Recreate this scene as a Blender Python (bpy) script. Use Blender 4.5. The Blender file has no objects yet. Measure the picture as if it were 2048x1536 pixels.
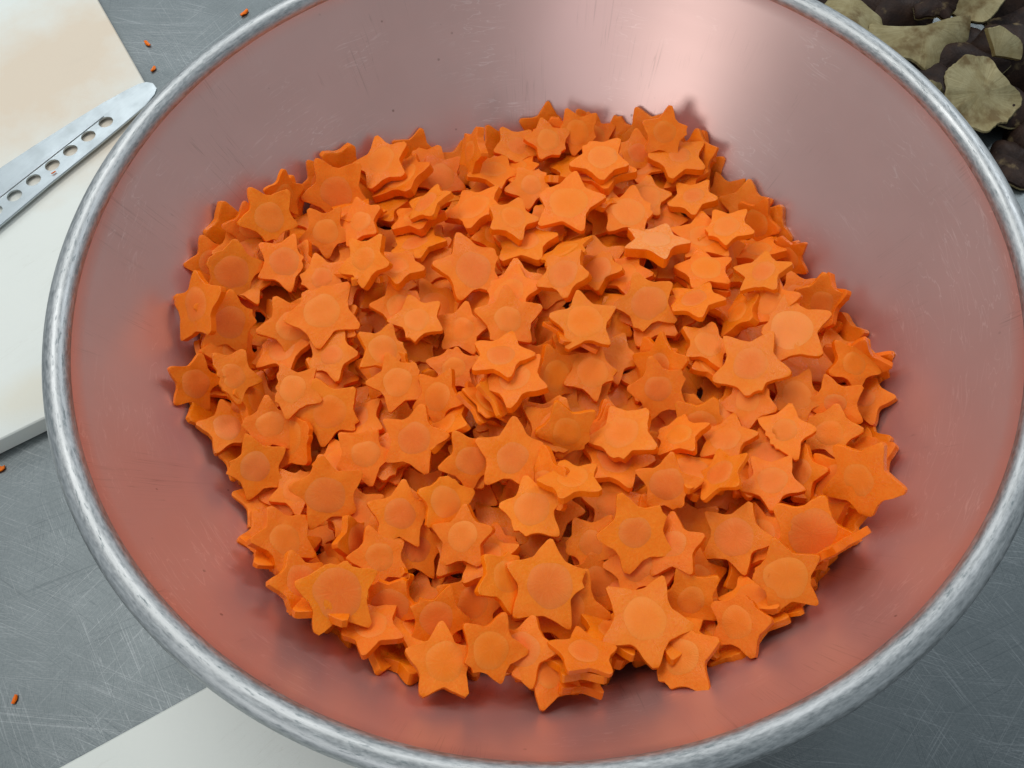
import bpy, bmesh, math, random
from mathutils import Vector, Matrix, Quaternion

# ------------------------------------------------------------------ camera, light, exposure
scn = bpy.context.scene
COL = scn.collection
RIM_Z = 0.154                      # height of the bowl's rim above the table
cam_d = bpy.data.cameras.new("camera")
cam = bpy.data.objects.new("camera", cam_d); COL.objects.link(cam)
cam_d.sensor_width = 36.0; cam_d.lens = 36.0 * 1900 / 2048
cam_d.clip_start = 0.01; cam_d.clip_end = 50
cR = Vector((0.9979181, -0.05690513, -0.03035247)); cU = Vector((0.06449393, 0.88049627, 0.46964544)); cF = Vector((0, 0.47062524, -0.8823332))
cam.matrix_world = Matrix(((cR.x, cU.x, -cF.x, -0.01624), (cR.y, cU.y, -cF.y, -0.25233), (cR.z, cU.z, -cF.z, 0.35947 + RIM_Z), (0, 0, 0, 1)))
scn.camera = cam

world = bpy.data.worlds.new("World"); scn.world = world; world.use_nodes = True
bg = world.node_tree.nodes["Background"]
bg.inputs[0].default_value = (0.80, 0.92, 1.0, 1); bg.inputs[1].default_value = 0.37

def area(name, loc, target, sx, sy, power, color):
    l = bpy.data.lights.new(name, 'AREA'); l.shape = 'RECTANGLE'; l.size = sx; l.size_y = sy; l.energy = power; l.color = color
    o = bpy.data.objects.new(name, l); COL.objects.link(o); o.location = loc
    o.rotation_euler = (Vector(target) - Vector(loc)).to_track_quat('-Z', 'Y').to_euler()
    return o
area("ceiling_or_fill_lamp", (-0.65, 0.55, 1.75), (0, 0, 0.1), 1.3, 0.5, 12, (1.0, 0.98, 0.95))
area("ceiling_or_fill_lamp", (-1.00, 2.30, 1.90), (0, 0, 0.1), 1.6, 0.9, 13, (0.97, 0.99, 1.0))  # added back fill to brighten the steel table, no known lamp there
area("ceiling_or_fill_lamp", (1.50, 1.50, 1.80), (0.1, 0.05, 0.1), 0.5, 1.2, 16, (0.93, 0.96, 1.0))
area("wall_lamp", (-0.62, -2.20, 1.10), (0, 0.1, 0.1), 0.45, 0.8, 2.8, (0.95, 0.93, 1.0))
area("wall_lamp", (-1.60, -1.70, 1.35), (0, 0.1, 0.1), 0.9, 0.7, 8, (1.0, 0.98, 0.96))

scn.render.engine = 'CYCLES'
vs = scn.view_settings
vs.view_transform = 'Standard'; vs.look = 'None'; vs.gamma = 1.0; vs.exposure = 0.16; vs.use_curve_mapping = False

# ------------------------------------------------------------------ helpers
def tag(o, label, cat, group=None, kind=None):
    if label: o["label"] = label
    if cat: o["category"] = cat
    if group: o["group"] = group
    if kind: o["kind"] = kind
    return o
def link(name, me, parent=None):
    o = bpy.data.objects.new(name, me); COL.objects.link(o)
    if parent: o.parent = parent
    return o
def empty(name, loc=(0, 0, 0)):
    o = bpy.data.objects.new(name, None); COL.objects.link(o); o.location = loc; o.empty_display_size = 0.01
    return o
def mesh(name, verts, faces, mats, smooth=True, sharp=None, fm=None):
    me = bpy.data.meshes.new(name); me.from_pydata(verts, [], faces); me.update()
    for m in mats: me.materials.append(m)
    if fm: me.polygons.foreach_set("material_index", fm)
    if smooth:
        me.polygons.foreach_set("use_smooth", [True] * len(me.polygons))
        if sharp: me.set_sharp_from_angle(angle=math.radians(sharp))
    return me

class N:
    def __init__(s, name):
        s.m = bpy.data.materials.new(name); s.m.use_nodes = True; s.t = s.m.node_tree; s.b = s.t.nodes["Principled BSDF"]
    def n(s, typ, **kw):
        x = s.t.nodes.new(typ)
        for k, v in kw.items():
            if k.startswith("i_"): x.inputs[k[2:].replace("_", " ")].default_value = v
            else: setattr(x, k, v)
        return x
    def l(s, a, b): s.t.links.new(a, b)
    def set(s, **kw):
        for k, v in kw.items(): s.b.inputs[k.replace("_", " ")].default_value = v
    def coord(s, out="Object", scale=(1, 1, 1), rot=(0, 0, 0), loc=(0, 0, 0)):
        c = s.n("ShaderNodeTexCoord"); m = s.n("ShaderNodeMapping")
        m.inputs["Scale"].default_value = scale; m.inputs["Rotation"].default_value = rot; m.inputs["Location"].default_value = loc
        s.l(c.outputs[out], m.inputs[0]); return m.outputs[0]
    def noise(s, vec, scale, detail=3, rough=.5, dist=0):
        x = s.n("ShaderNodeTexNoise"); x.inputs["Scale"].default_value = scale; x.inputs["Detail"].default_value = detail
        x.inputs["Roughness"].default_value = rough; x.inputs["Distortion"].default_value = dist
        if vec is not None: s.l(vec, x.inputs["Vector"])
        return x.outputs["Fac"]
    def ramp(s, fac, *stops):
        r = s.n("ShaderNodeValToRGB"); e = r.color_ramp.elements
        while len(e) < len(stops): e.new(.5)
        for el, (p, c) in zip(e, stops):
            el.position = p; el.color = (c, c, c, 1) if not isinstance(c, tuple) else (*c, 1)
        s.l(fac, r.inputs[0]); return r.outputs[0]
    def mix(s, fac, a, b, mode='MIX'):
        x = s.n("ShaderNodeMix", data_type='RGBA', blend_type=mode)
        for sock, v in ((x.inputs[0], fac), (x.inputs[6], a), (x.inputs[7], b)):
            if hasattr(v, "links"): s.l(v, sock)
            elif isinstance(v, tuple): sock.default_value = (*v, 1)
            else: sock.default_value = v
        return x.outputs[2]
    def math(s, op, a, b=0.0, c=None):
        x = s.n("ShaderNodeMath", operation=op)
        for i, v in enumerate((a, b, c)):
            if v is None: continue
            if hasattr(v, "links"): s.l(v, x.inputs[i])
            else: x.inputs[i].default_value = v
        return x.outputs[0]
    def bump(s, h, strength, dist):
        x = s.n("ShaderNodeBump"); x.inputs["Strength"].default_value = strength; x.inputs["Distance"].default_value = dist
        s.l(h, x.inputs["Height"]); s.l(x.outputs[0], s.b.inputs["Normal"]); return x

# ------------------------------------------------------------------ materials
def m_steel():
    k = N("scratched_steel"); k.set(Metallic=1.0)
    v = k.coord()
    big = k.noise(v, 7, 4, .6)
    fac = None; marks = []
    # scratches in several directions: stretched noise, thin bands
    for i, (ang, sc, th) in enumerate(((8, 70, .012), (35, 60, .010), (62, 85, .012), (-20, 75, .010), (-48, 60, .009), (88, 95, .012), (24, 110, .014))):
        w = k.coord(scale=(.035, 1, 1), rot=(0, 0, math.radians(ang)), loc=(i * 1.7, i * 2.3, 0))
        # two steps so that the rotation acts first
        r = k.n("ShaderNodeVectorRotate", rotation_type='Z_AXIS'); r.inputs["Angle"].default_value = math.radians(ang)
        c = k.n("ShaderNodeTexCoord"); k.l(c.outputs["Object"], r.inputs[0])
        mp = k.n("ShaderNodeMapping"); mp.inputs["Scale"].default_value = (.005 + .004 * (i % 3), 1, 1); mp.inputs["Location"].default_value = (i * 1.7, i * 2.3, i)
        k.l(r.outputs[0], mp.inputs[0])
        nz = k.noise(mp.outputs[0], sc * 9, 1, .4)
        line = k.ramp(nz, (.5 - th * 1.6, 0), (.5, 1), (.5 + th * 1.6, 0))
        patch = k.ramp(k.noise(k.coord(loc=(i * 3.1, i, 2)), 16, 2), (.42, 0), (.60, 1))
        marks.append(k.math('MULTIPLY', line, patch))
        fac = marks[-1] if fac is None else k.math('MAXIMUM', fac, marks[-1])
    fine = k.noise(k.coord(scale=(1, 1, 1)), 620, 3, .7)
    fine = k.ramp(fine, (.38, 0), (.62, 1))
    base = k.mix(k.ramp(big, (.3, 0), (.7, 1)), (.168, .190, .194), (.172, .194, .198))
    for i, mk in enumerate(marks): base = k.mix(k.math('MULTIPLY', mk, .42), base, (.42, .44, .445) if i % 2 == 0 else (.075, .09, .095))
    base = k.mix(k.math('MULTIPLY', fine, .24), base, (.085, .10, .108))
    k.l(base, k.b.inputs["Base Color"])
    k.l(k.ramp(k.noise(v, 30, 3), (.3, .46), (.7, .51)), k.b.inputs["Roughness"])
    k.bump(k.math('ADD', k.math('MULTIPLY', fac, -1.0), k.math('MULTIPLY', fine, .3)), .10, .0003)
    return k.m
def m_bowl():
    k = N("pinkish_brushed_metal"); k.set(Metallic=.78, IOR=1.45)
    v = k.coord()
    c = k.n("ShaderNodeTexCoord"); sep = k.n("ShaderNodeSeparateXYZ"); k.l(c.outputs["Object"], sep.inputs[0])
    a = k.math('ARCTAN2', sep.outputs[1], sep.outputs[0])
    r = k.math('SQRT', k.math('ADD', k.math('MULTIPLY', sep.outputs[0], sep.outputs[0]), k.math('MULTIPLY', sep.outputs[1], sep.outputs[1])))
    comb = k.n("ShaderNodeCombineXYZ"); k.l(k.math('MULTIPLY', a, 1.2), comb.inputs[0]); k.l(k.math('MULTIPLY', r, 220), comb.inputs[1])
    spun = k.noise(comb.outputs[0], 1.0, 3, .6)                         # spinning marks round the bowl
    cloud = k.noise(v, 14, 4, .55)
    base = k.mix(k.ramp(cloud, (.3, 0), (.7, 1)), (.62, .415, .375), (.66, .455, .415))
    sp = k.n("ShaderNodeTexVoronoi"); sp.inputs["Scale"].default_value = 75; sp.inputs["Randomness"].default_value = 1; k.l(v, sp.inputs["Vector"])
    keep = k.ramp(k.noise(k.coord(loc=(3, 1, 4)), 30, 2), (.50, 0), (.56, 1))
    speck = k.math('MULTIPLY', k.ramp(sp.outputs["Distance"], (.035, 1), (.07, 0)), keep)
    # short scratches down the wall
    comb2 = k.n("ShaderNodeCombineXYZ"); k.l(k.math('MULTIPLY', a, 60), comb2.inputs[0]); k.l(k.math('MULTIPLY', r, 14), comb2.inputs[1])
    sn = k.noise(comb2.outputs[0], 1.0, 2, .5, .6)
    scr = k.math('MULTIPLY', k.ramp(sn, (.488, 0), (.5, 1), (.512, 0)), k.ramp(k.noise(k.coord(loc=(8, 2, 1)), 26, 2), (.52, 0), (.62, 1)))
    mark = k.math('MAXIMUM', k.math('MULTIPLY', speck, .65), k.math('MULTIPLY', scr, .28))
    base = k.mix(mark, base, (.22, .13, .10))
    # faint pale hairlines round the wall from scouring
    comb3 = k.n("ShaderNodeCombineXYZ"); k.l(k.math('MULTIPLY', a, 7), comb3.inputs[0]); k.l(k.math('MULTIPLY', r, 420), comb3.inputs[1]); k.l(k.math('MULTIPLY', sep.outputs[2], 60), comb3.inputs[2])
    hair = k.math('MULTIPLY', k.ramp(k.noise(comb3.outputs[0], 1.0, 2, .5, .8), (.485, 0), (.5, 1), (.515, 0)), k.ramp(k.noise(k.coord(loc=(1, 6, 3)), 22, 2), (.48, 0), (.64, 1)))
    base = k.mix(k.math('MULTIPLY', hair, .35), base, (.92, .80, .76))
    k.l(base, k.b.inputs["Base Color"])
    rr = k.math('ADD', k.ramp(spun, (.3, .325), (.7, .335)), k.math('MULTIPLY', cloud, .08))
    k.l(rr, k.b.inputs["Roughness"])
    k.bump(k.math('ADD', k.math('MULTIPLY', spun, .02), k.math('MULTIPLY', k.noise(v, 9, 2), 6)), .06, .001)
    return k.m
def m_rim():
    k = N("scuffed_aluminium"); k.set(Metallic=.9)
    c = k.n("ShaderNodeTexCoord"); sep = k.n("ShaderNodeSeparateXYZ"); k.l(c.outputs["Object"], sep.inputs[0])
    a = k.math('ARCTAN2', sep.outputs[1], sep.outputs[0])
    r = k.math('SQRT', k.math('ADD', k.math('MULTIPLY', sep.outputs[0], sep.outputs[0]), k.math('MULTIPLY', sep.outputs[1], sep.outputs[1])))
    def streak(sa, sr, sz, loc, det=4):
        cb = k.n("ShaderNodeCombineXYZ"); k.l(k.math('MULTIPLY', a, sa), cb.inputs[0]); k.l(k.math('MULTIPLY', r, sr), cb.inputs[1]); k.l(k.math('MULTIPLY', sep.outputs[2], sz), cb.inputs[2])
        mp = k.n("ShaderNodeMapping"); mp.inputs["Location"].default_value = loc; k.l(cb.outputs[0], mp.inputs[0])
        return k.noise(mp.outputs[0], 1.0, det, .65)
    s1 = streak(55, 900, 900, (0, 0, 0), 5); s2 = streak(34, 800, 800, (4, 7, 1), 5); s3 = streak(3, 300, 300, (9, 1, 3))
    base = k.mix(k.ramp(s1, (.34, 0), (.66, 1)), (.26, .275, .28), (.47, .485, .485))
    pit = k.ramp(s2, (.56, 0), (.66, 1))
    base = k.mix(k.math('MULTIPLY', pit, .6), base, (.17, .21, .22))
    base = k.mix(k.ramp(s3, (.45, 0), (.7, .5)), base, (.68, .69, .69))
    k.l(base, k.b.inputs["Base Color"])
    k.l(k.math('ADD', k.ramp(s1, (.35, .40), (.65, .56)), k.math('MULTIPLY', pit, .2)), k.b.inputs["Roughness"])
    k.bump(k.math('ADD', s2, s1), .10, .0003)
    return k.m
def m_board():
    k = N("white_cutting_board_plastic"); k.set(Roughness=.5)
    v = k.coord()
    c = k.n("ShaderNodeTexCoord"); sep = k.n("ShaderNodeSeparateXYZ"); k.l(c.outputs["Object"], sep.inputs[0])
    def blob(cx, cy, sx, sy, rot):
        r = k.n("ShaderNodeMapping"); r.vector_type = 'TEXTURE'; r.inputs["Location"].default_value = (cx, cy, 0); r.inputs["Rotation"].default_value = (0, 0, math.radians(rot)); r.inputs["Scale"].default_value = (sx, sy, 1)
        k.l(c.outputs["Object"], r.inputs[0])
        s2 = k.n("ShaderNodeSeparateXYZ"); k.l(r.outputs[0], s2.inputs[0])
        q = k.math('SQRT', k.math('ADD', k.math('MULTIPLY', s2.outputs[0], s2.outputs[0]), k.math('MULTIPLY', s2.outputs[1], s2.outputs[1])))
        return k.ramp(k.math('ADD', q, k.math('MULTIPLY', k.math('SUBTRACT', k.noise(v, 28, 4, .6), .5), .9)), (.35, 1), (1.05, 0))
    st = k.math('MAXIMUM', blob(-.335, .300, .125, .085, 55), k.math('MULTIPLY', blob(-.300, .235, .08, .05, 50), .8))
    st2 = k.math('MULTIPLY', blob(-.30, .03, .05, .02, 28), .35)
    cl = k.noise(v, 12, 4)
    base = k.mix(cl, (.74, .765, .71), (.70, .73, .68))
    base = k.mix(k.math('MULTIPLY', st, .62), base, (.66, .47, .29))
    base = k.mix(st2, base, (.70, .60, .40))
    # fine knife cuts
    r = k.n("ShaderNodeVectorRotate", rotation_type='Z_AXIS'); r.inputs["Angle"].default_value = math.radians(-40); k.l(c.outputs["Object"], r.inputs[0])
    mp = k.n("ShaderNodeMapping"); mp.inputs["Scale"].default_value = (.07, 1, 1); k.l(r.outputs[0], mp.inputs[0])
    cut = k.math('MULTIPLY', k.ramp(k.noise(mp.outputs[0], 300, 2), (.49, 0), (.5, 1), (.51, 0)), k.ramp(k.noise(k.coord(loc=(2, 2, 2)), 25, 2), (.5, 0), (.7, 1)))
    base = k.mix(k.math('MULTIPLY', cut, .3), base, (.55, .52, .45))
    k.l(base, k.b.inputs["Base Color"])
    k.bump(k.math('ADD', k.math('MULTIPLY', cut, -1.5), k.noise(v, 500, 3)), .25, .0003)
    return k.m
def m_blade():
    k = N("stainless_blade"); k.set(Metallic=1.0)
    v = k.coord(scale=(1, 1, 1))
    r = k.n("ShaderNodeVectorRotate", rotation_type='Z_AXIS'); r.inputs["Angle"].default_value = math.radians(-49)
    c = k.n("ShaderNodeTexCoord"); k.l(c.outputs["Object"], r.inputs[0])
    mp = k.n("ShaderNodeMapping"); mp.inputs["Scale"].default_value = (.05, 1, 1); k.l(r.outputs[0], mp.inputs[0])
    g = k.noise(mp.outputs[0], 1500, 3, .6)
    sm = k.noise(v, 60, 4, .6)
    base = k.mix(g, (.38, .43, .45), (.50, .545, .56))
    base = k.mix(k.ramp(sm, (.5, 0), (.75, .55)), base, (.36, .40, .41))
    k.l(base, k.b.inputs["Base Color"])
    k.l(k.ramp(sm, (.3, .34), (.7, .48)), k.b.inputs["Roughness"])
    k.bump(g, .12, .0002)
    return k.m
def m_handle():
    k = N("black_handle_plastic"); k.set(Roughness=.45); k.l(k.ramp(k.noise(k.coord(), 120, 3), (.3, .015), (.7, .03)), k.b.inputs["Base Color"]); return k.m

FLESH = (.82, .205, .022)
def m_flesh(name, c0, c1, c2, gr=1.0, rough=.42):
    k = N(name)
    v = k.coord()
    oi = k.n("ShaderNodeObjectInfo")
    off = k.n("ShaderNodeVectorMath", operation='ADD'); cb = k.n("ShaderNodeCombineXYZ"); k.l(k.math('MULTIPLY', oi.outputs["Random"], 3), cb.inputs[0])
    k.l(v, off.inputs[0]); k.l(cb.outputs[0], off.inputs[1]); v = off.outputs[0]
    cl = k.noise(v, 130, 4, .6); fine = k.noise(v, 950, 4, .75)
    c = k.n("ShaderNodeTexCoord"); sep = k.n("ShaderNodeSeparateXYZ"); k.l(c.outputs["Object"], sep.inputs[0])
    an = k.math('ARCTAN2', sep.outputs[1], sep.outputs[0])
    cb2 = k.n("ShaderNodeCombineXYZ"); k.l(k.math('MULTIPLY', k.math('SINE', an), 16), cb2.inputs[0]); k.l(k.math('MULTIPLY', k.math('COSINE', an), 16), cb2.inputs[1]); k.l(k.math('MULTIPLY', cl, 6), cb2.inputs[2])
    fib = k.noise(cb2.outputs[0], 1.0, 3, .7)
    wet = k.noise(v, 75, 3, .6)
    base = k.mix(k.ramp(cl, (.3, 0), (.7, 1)), c0, c1)
    base = k.mix(k.math('MULTIPLY', k.ramp(fine, (.45, 0), (.75, 1)), .70 * gr), base, c2)
    base = k.mix(k.ramp(fib, (.48, 0), (.72, .40 * gr)), base, c2)
    base = k.mix(k.ramp(wet, (.50, 0), (.72, .25)), base, tuple(x * .80 for x in c0))
    hs = k.n("ShaderNodeHueSaturation")
    k.l(k.math('ADD', k.math('MULTIPLY', oi.outputs["Random"], .006), .498), hs.inputs["Hue"])
    k.l(k.math('ADD', k.math('MULTIPLY', k.math('FRACT', k.math('MULTIPLY', oi.outputs["Random"], 7.3)),   .12), .92), hs.inputs["Value"])
    k.l(base, hs.inputs["Color"]); k.l(hs.outputs[0], k.b.inputs["Base Color"])
    k.l(k.ramp(wet, (.42, rough + .14), (.60, rough - .20)), k.b.inputs["Roughness"])
    k.set(Specular_IOR_Level=.24, Subsurface_Weight=.15, Subsurface_Scale=.005, Subsurface_Radius=(1.0, .30, .05))
    k.bump(k.math('ADD', k.math('MULTIPLY', cl, 2.0), k.math('MULTIPLY', fine, 1.4)), .5 * gr, .0004)
    return k.m
def m_core():
    k = N("carrot_heart")
    c = k.n("ShaderNodeTexCoord"); sep = k.n("ShaderNodeSeparateXYZ"); k.l(c.outputs["Object"], sep.inputs[0])
    oi = k.n("ShaderNodeObjectInfo")
    a = k.math('ARCTAN2', sep.outputs[1], sep.outputs[0])
    r = k.math('SQRT', k.math('ADD', k.math('MULTIPLY', sep.outputs[0], sep.outputs[0]), k.math('MULTIPLY', sep.outputs[1], sep.outputs[1])))
    cb = k.n("ShaderNodeCombineXYZ")
    k.l(k.math('MULTIPLY', k.math('SINE', a), 9), cb.inputs[0]); k.l(k.math('MULTIPLY', k.math('COSINE', a), 9), cb.inputs[1])
    k.l(k.math('ADD', k.math('MULTIPLY', r, 130), k.math('MULTIPLY', oi.outputs["Random"], 40)), cb.inputs[2])
    ray = k.noise(cb.outputs[0], 1.0, 3, .7)
    fine = k.noise(k.coord(), 900, 4, .75)
    base = k.mix(k.ramp(ray, (.50, 0), (.70, .16)), oi.outputs["Color"], (.92, .34, .09))
    base = k.mix(k.ramp(fine, (.47, 0), (.72, .30)), base, (.95, .25, .02))
    edge = k.ramp(r, (.0070, 0), (.0077, .22), (.0083, .05))
    base = k.mix(edge, base, (.90, .36, .08))
    k.l(base, k.b.inputs["Base Color"])
    k.set(Roughness=.5, Subsurface_Weight=.15, Subsurface_Scale=.005, Subsurface_Radius=(1.0, .30, .05), Specular_IOR_Level=.22)
    k.bump(k.math('ADD', ray, fine), .4, .0004)
    return k.m
def m_mush(name, c0, c1, radial=False, rough=.6):
    k = N(name); v = k.coord()
    a = k.noise(v, 60, 5, .65, .3); b = k.noise(v, 500, 3, .6)
    if radial:                                                          # gills: fine rays from the stem outward
        c = k.n("ShaderNodeTexCoord"); sep = k.n("ShaderNodeSeparateXYZ"); k.l(c.outputs["Object"], sep.inputs[0])
        an = k.math('ARCTAN2', sep.outputs[1], sep.outputs[0])
        cb = k.n("ShaderNodeCombineXYZ"); k.l(k.math('MULTIPLY', k.math('SINE', an), 34), cb.inputs[0]); k.l(k.math('MULTIPLY', k.math('COSINE', an), 34), cb.inputs[1]); k.l(k.math('MULTIPLY', a, 3), cb.inputs[2])
        b = k.noise(cb.outputs[0], 1.0, 3, .6)
        b = k.ramp(b, (.35, 0), (.65, 1))
    base = k.mix(k.ramp(a, (.35, 0), (.65, 1)), c0, c1)
    st = k.noise(k.coord(loc=(7, 3, 2)), 45, 4, .6)
    if not radial: base = k.mix(k.ramp(st, (.58, 0), (.66, .8)), base, (.20, .14, .065))
    if radial: base = k.mix(k.ramp(st, (.50, 0), (.64, .85)), base, (.13, .075, .025))
    base = k.mix(k.math('MULTIPLY', b, .38 if radial else .4), base, tuple(x * .6 for x in c0))
    k.l(base, k.b.inputs["Base Color"]); k.set(Roughness=rough + .1, Specular_IOR_Level=.16)
    k.bump(k.math('ADD', k.math('MULTIPLY', a, 3), k.math('MULTIPLY', b, .16 if radial else 1.0)), .5, .0006)
    return k.m
STEEL, BOWL, RIM, BOARD, BLADE, HANDLE = m_steel(), m_bowl(), m_rim(), m_board(), m_blade(), m_handle()
FACE = m_flesh("carrot_cut_face", (.92, .168, .002), (.95, .196, .003), (.95, .26, .020))
SIDE = m_flesh("carrot_cut_side", (.92, .155, .001), (.95, .182, .002), (.95, .22, .006), .6, .36)
PALE = m_flesh("carrot_dry_face", (.91, .26, .04), (.92, .21, .02), (.92, .46, .22))
CORE = m_core()
GILL = m_mush("mushroom_gills", (.27, .215, .10), (.39, .34, .19), True)
CAP = m_mush("mushroom_cap_skin", (.012, .006, .005), (.045, .022, .013), rough=.45)
TAN = m_mush("mushroom_flesh", (.24, .16, .055), (.38, .30, .13))

# ------------------------------------------------------------------ table
bm = bmesh.new(); bmesh.ops.create_grid(bm, x_segments=2, y_segments=2, size=0.9)
me = bpy.data.meshes.new("table_top"); bm.to_mesh(me); bm.free(); me.materials.append(STEEL)
o = link("table_top", me); o["kind"] = "structure"

# ------------------------------------------------------------------ bowl
def lathe(prof, seg=192, closed=False):
    V = []; Fc = []; n = len(prof)
    for i in range(seg):
        a = 2 * math.pi * i / seg; ca, sa = math.cos(a), math.sin(a)
        for r, z in prof: V.append((r * ca, r * sa, z))
    m = n if closed else n - 1
    for i in range(seg):
        for j in range(m):
            i2 = (i + 1) % seg; j2 = (j + 1) % n
            Fc.append((i * n + j, i2 * n + j, i2 * n + j2, i * n + j2))
    return V, Fc
DEP, RIN, PW = .15, .213, 2.5
bowl = empty("mixing_bowl"); tag(bowl, "large metal mixing bowl with pinkish inside, full of orange carrot stars", "bowl")
prof = []
for i in range(61):
    r = .0004 + (RIN - .0004) * i / 60
    prof.append((r, RIM_Z - DEP + DEP * (r / RIN) ** PW))
inner = list(prof)
prof = inner + [(RIN + .0003, RIM_Z + .0012), (RIN + .0010, RIM_Z + .0026), (RIN + .0045, RIM_Z + .0015)]
for i in range(60, -1, -1):                                            # outside, 2 mm sheet
    r, z = inner[i]
    sl = DEP * PW / RIN * (r / RIN) ** (PW - 1); L = math.hypot(1, sl)
    prof.append((max(.0004, r + .002 * sl / L + (.0010 if i == 60 else 0)), z - .002 / L - (.004 if i == 60 else 0)))
V, Fc = lathe(prof); link("bowl_body", mesh("bowl_body", V, Fc, [BOWL], sharp=60), bowl)
rc = .225 - .0061
prof = []
for i in range(28):
    t = 2 * math.pi * i / 28
    rr = .0061 * (1 + .02 * math.cos(3 * t))
    prof.append((rc + rr * math.cos(t), RIM_Z + rr * math.sin(t)))
V, Fc = lathe(prof, 256, True)
rnd = random.Random(3)
V = [(x, y, z + .00012 * math.sin(5 * math.atan2(y, x))) for x, y, z in V]
link("rolled_rim", mesh("rolled_rim", V, [tuple(reversed(q)) for q in Fc], [RIM]), bowl)
# turned foot under the bowl
V, Fc = lathe([(.058, .0), (.060, .0), (.0605, .0035), (.0575, .0035)], 96, True)
link("foot_ring", mesh("foot_ring", V, [tuple(reversed(q)) for q in Fc], [BOWL], sharp=40), bowl)

# ------------------------------------------------------------------ cutting boards and knife
def slab(name, corners, z0, z1, mat, bev=.002):
    bm = bmesh.new(); vs_ = [bm.verts.new((x, y, z0)) for x, y in corners]
    f = bm.faces.new(vs_); r = bmesh.ops.extrude_face_region(bm, geom=[f])
    bmesh.ops.translate(bm, verts=[g for g in r["geom"] if isinstance(g, bmesh.types.BMVert)], vec=(0, 0, z1 - z0))
    bmesh.ops.recalc_face_normals(bm, faces=bm.faces)
    bmesh.ops.bevel(bm, geom=list(bm.edges), offset=bev, segments=3, affect='EDGES', profile=.6)
    me = bpy.data.meshes.new(name); bm.to_mesh(me); bm.free(); me.materials.append(mat)
    me.polygons.foreach_set("use_smooth", [True] * len(me.polygons)); me.set_sharp_from_angle(angle=math.radians(30))
    return link(name, me)
BT = .014
def board(corner, ang, lx, ly, z0, z1, label):
    # corner: near right corner; lx along the direction pointing left, ly along the direction pointing away
    a = math.radians(ang); ex = Vector((-math.cos(a), -math.sin(a))); ey = Vector((-math.sin(a), math.cos(a))); c = Vector(corner)
    o = slab("cutting_board", [c, c + ey * ly, c + ey * ly + ex * lx, c + ex * lx], z0, z1, BOARD)
    return tag(o, label, "cutting board")
board((-.1635, .0805), 27.6, .42, .40, .0, BT, "white cutting board with orange carrot stains, the knife lying on it")
a = math.radians(26.2)
c0 = Vector((-.1150, -.1151)); ex = Vector((-math.cos(a), -math.sin(a))); ey = Vector((math.sin(a), -math.cos(a)))
tag(slab("cutting_board", [c0, c0 + ex * .40, c0 + ex * .40 + ey * .28, c0 + ey * .28], .0, .009, BOARD), "clean white board under the bowl's near left rim, at the bottom of the photo", "cutting board")

knife = empty("kitchen_knife", (-.30, .23, BT)); tag(knife, "steel knife blade with a row of round holes, lying on the stained cutting board", "knife")
KO = Vector((-.30, .23))
out_ = [(-0.3582, 0.2082), (-0.3404, 0.2243), (-0.3128, 0.248), (-0.2954, 0.2622), (-0.2807, 0.2726), (-0.2723, 0.2778), (-0.2664, 0.2792), (-0.2614, 0.2773), (-0.2578, 0.2716), (-0.2588, 0.2648), (-0.264, 0.2547), (-0.2762, 0.2396), (-0.2912, 0.2215), (-0.3203, 0.1883), (-0.3477, 0.155)]
kd = Vector((.655, .755)); kp = Vector((.755, -.655))          # along the blade, toward the cutting edge
out_ = out_ + [(-.3477 - .655 * .09, .155 - .755 * .09), (-.3582 - .655 * .07, .2082 - .755 * .07)]
holes_ = [(-0.2904, 0.2423), (-0.3009, 0.2301), (-0.3115, 0.2178), (-0.3219, 0.2056), (-0.3327, 0.1933), (-0.3433, 0.1807)]
holes_ += [(-.3433 - .0107 * i, .1807 - .0124 * i) for i in (1, 2, 3)]
def kz(x, y):                                                   # the blade rests on its spine, its edge a little raised
    w = (Vector((x, y)) - Vector((-.3582, .2082))).dot(kp)
    return .0012 + .055 * w
bm = bmesh.new(); edges = []
def loop(pts):
    vv = [bm.verts.new((x - KO.x, y - KO.y, 0)) for x, y in pts]
    edges.extend(bm.edges.new((vv[i], vv[(i + 1) % len(vv)])) for i in range(len(vv)))
loop(out_)
for hx, hy in holes_: loop([(hx + .0052 * math.cos(2 * math.pi * i / 20), hy + .0052 * math.sin(2 * math.pi * i / 20)) for i in range(20)])
bmesh.ops.triangle_fill(bm, use_beauty=True, use_dissolve=False, edges=edges)
bmesh.ops.recalc_face_normals(bm, faces=bm.faces)
for f in bm.faces:
    if f.normal.z < 0: f.normal_flip()
r = bmesh.ops.extrude_face_region(bm, geom=list(bm.faces))
top = [g for g in r["geom"] if isinstance(g, bmesh.types.BMVert)]; tops = set(top)
for v in bm.verts: v.co.z = kz(v.co.x + KO.x, v.co.y + KO.y) + (.0007 if v in tops else -.0007)
bmesh.ops.recalc_face_normals(bm, faces=bm.faces)
me = bpy.data.meshes.new("blade"); bm.to_mesh(me); bm.free(); me.materials.append(BLADE); link("blade", me, knife)
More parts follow.
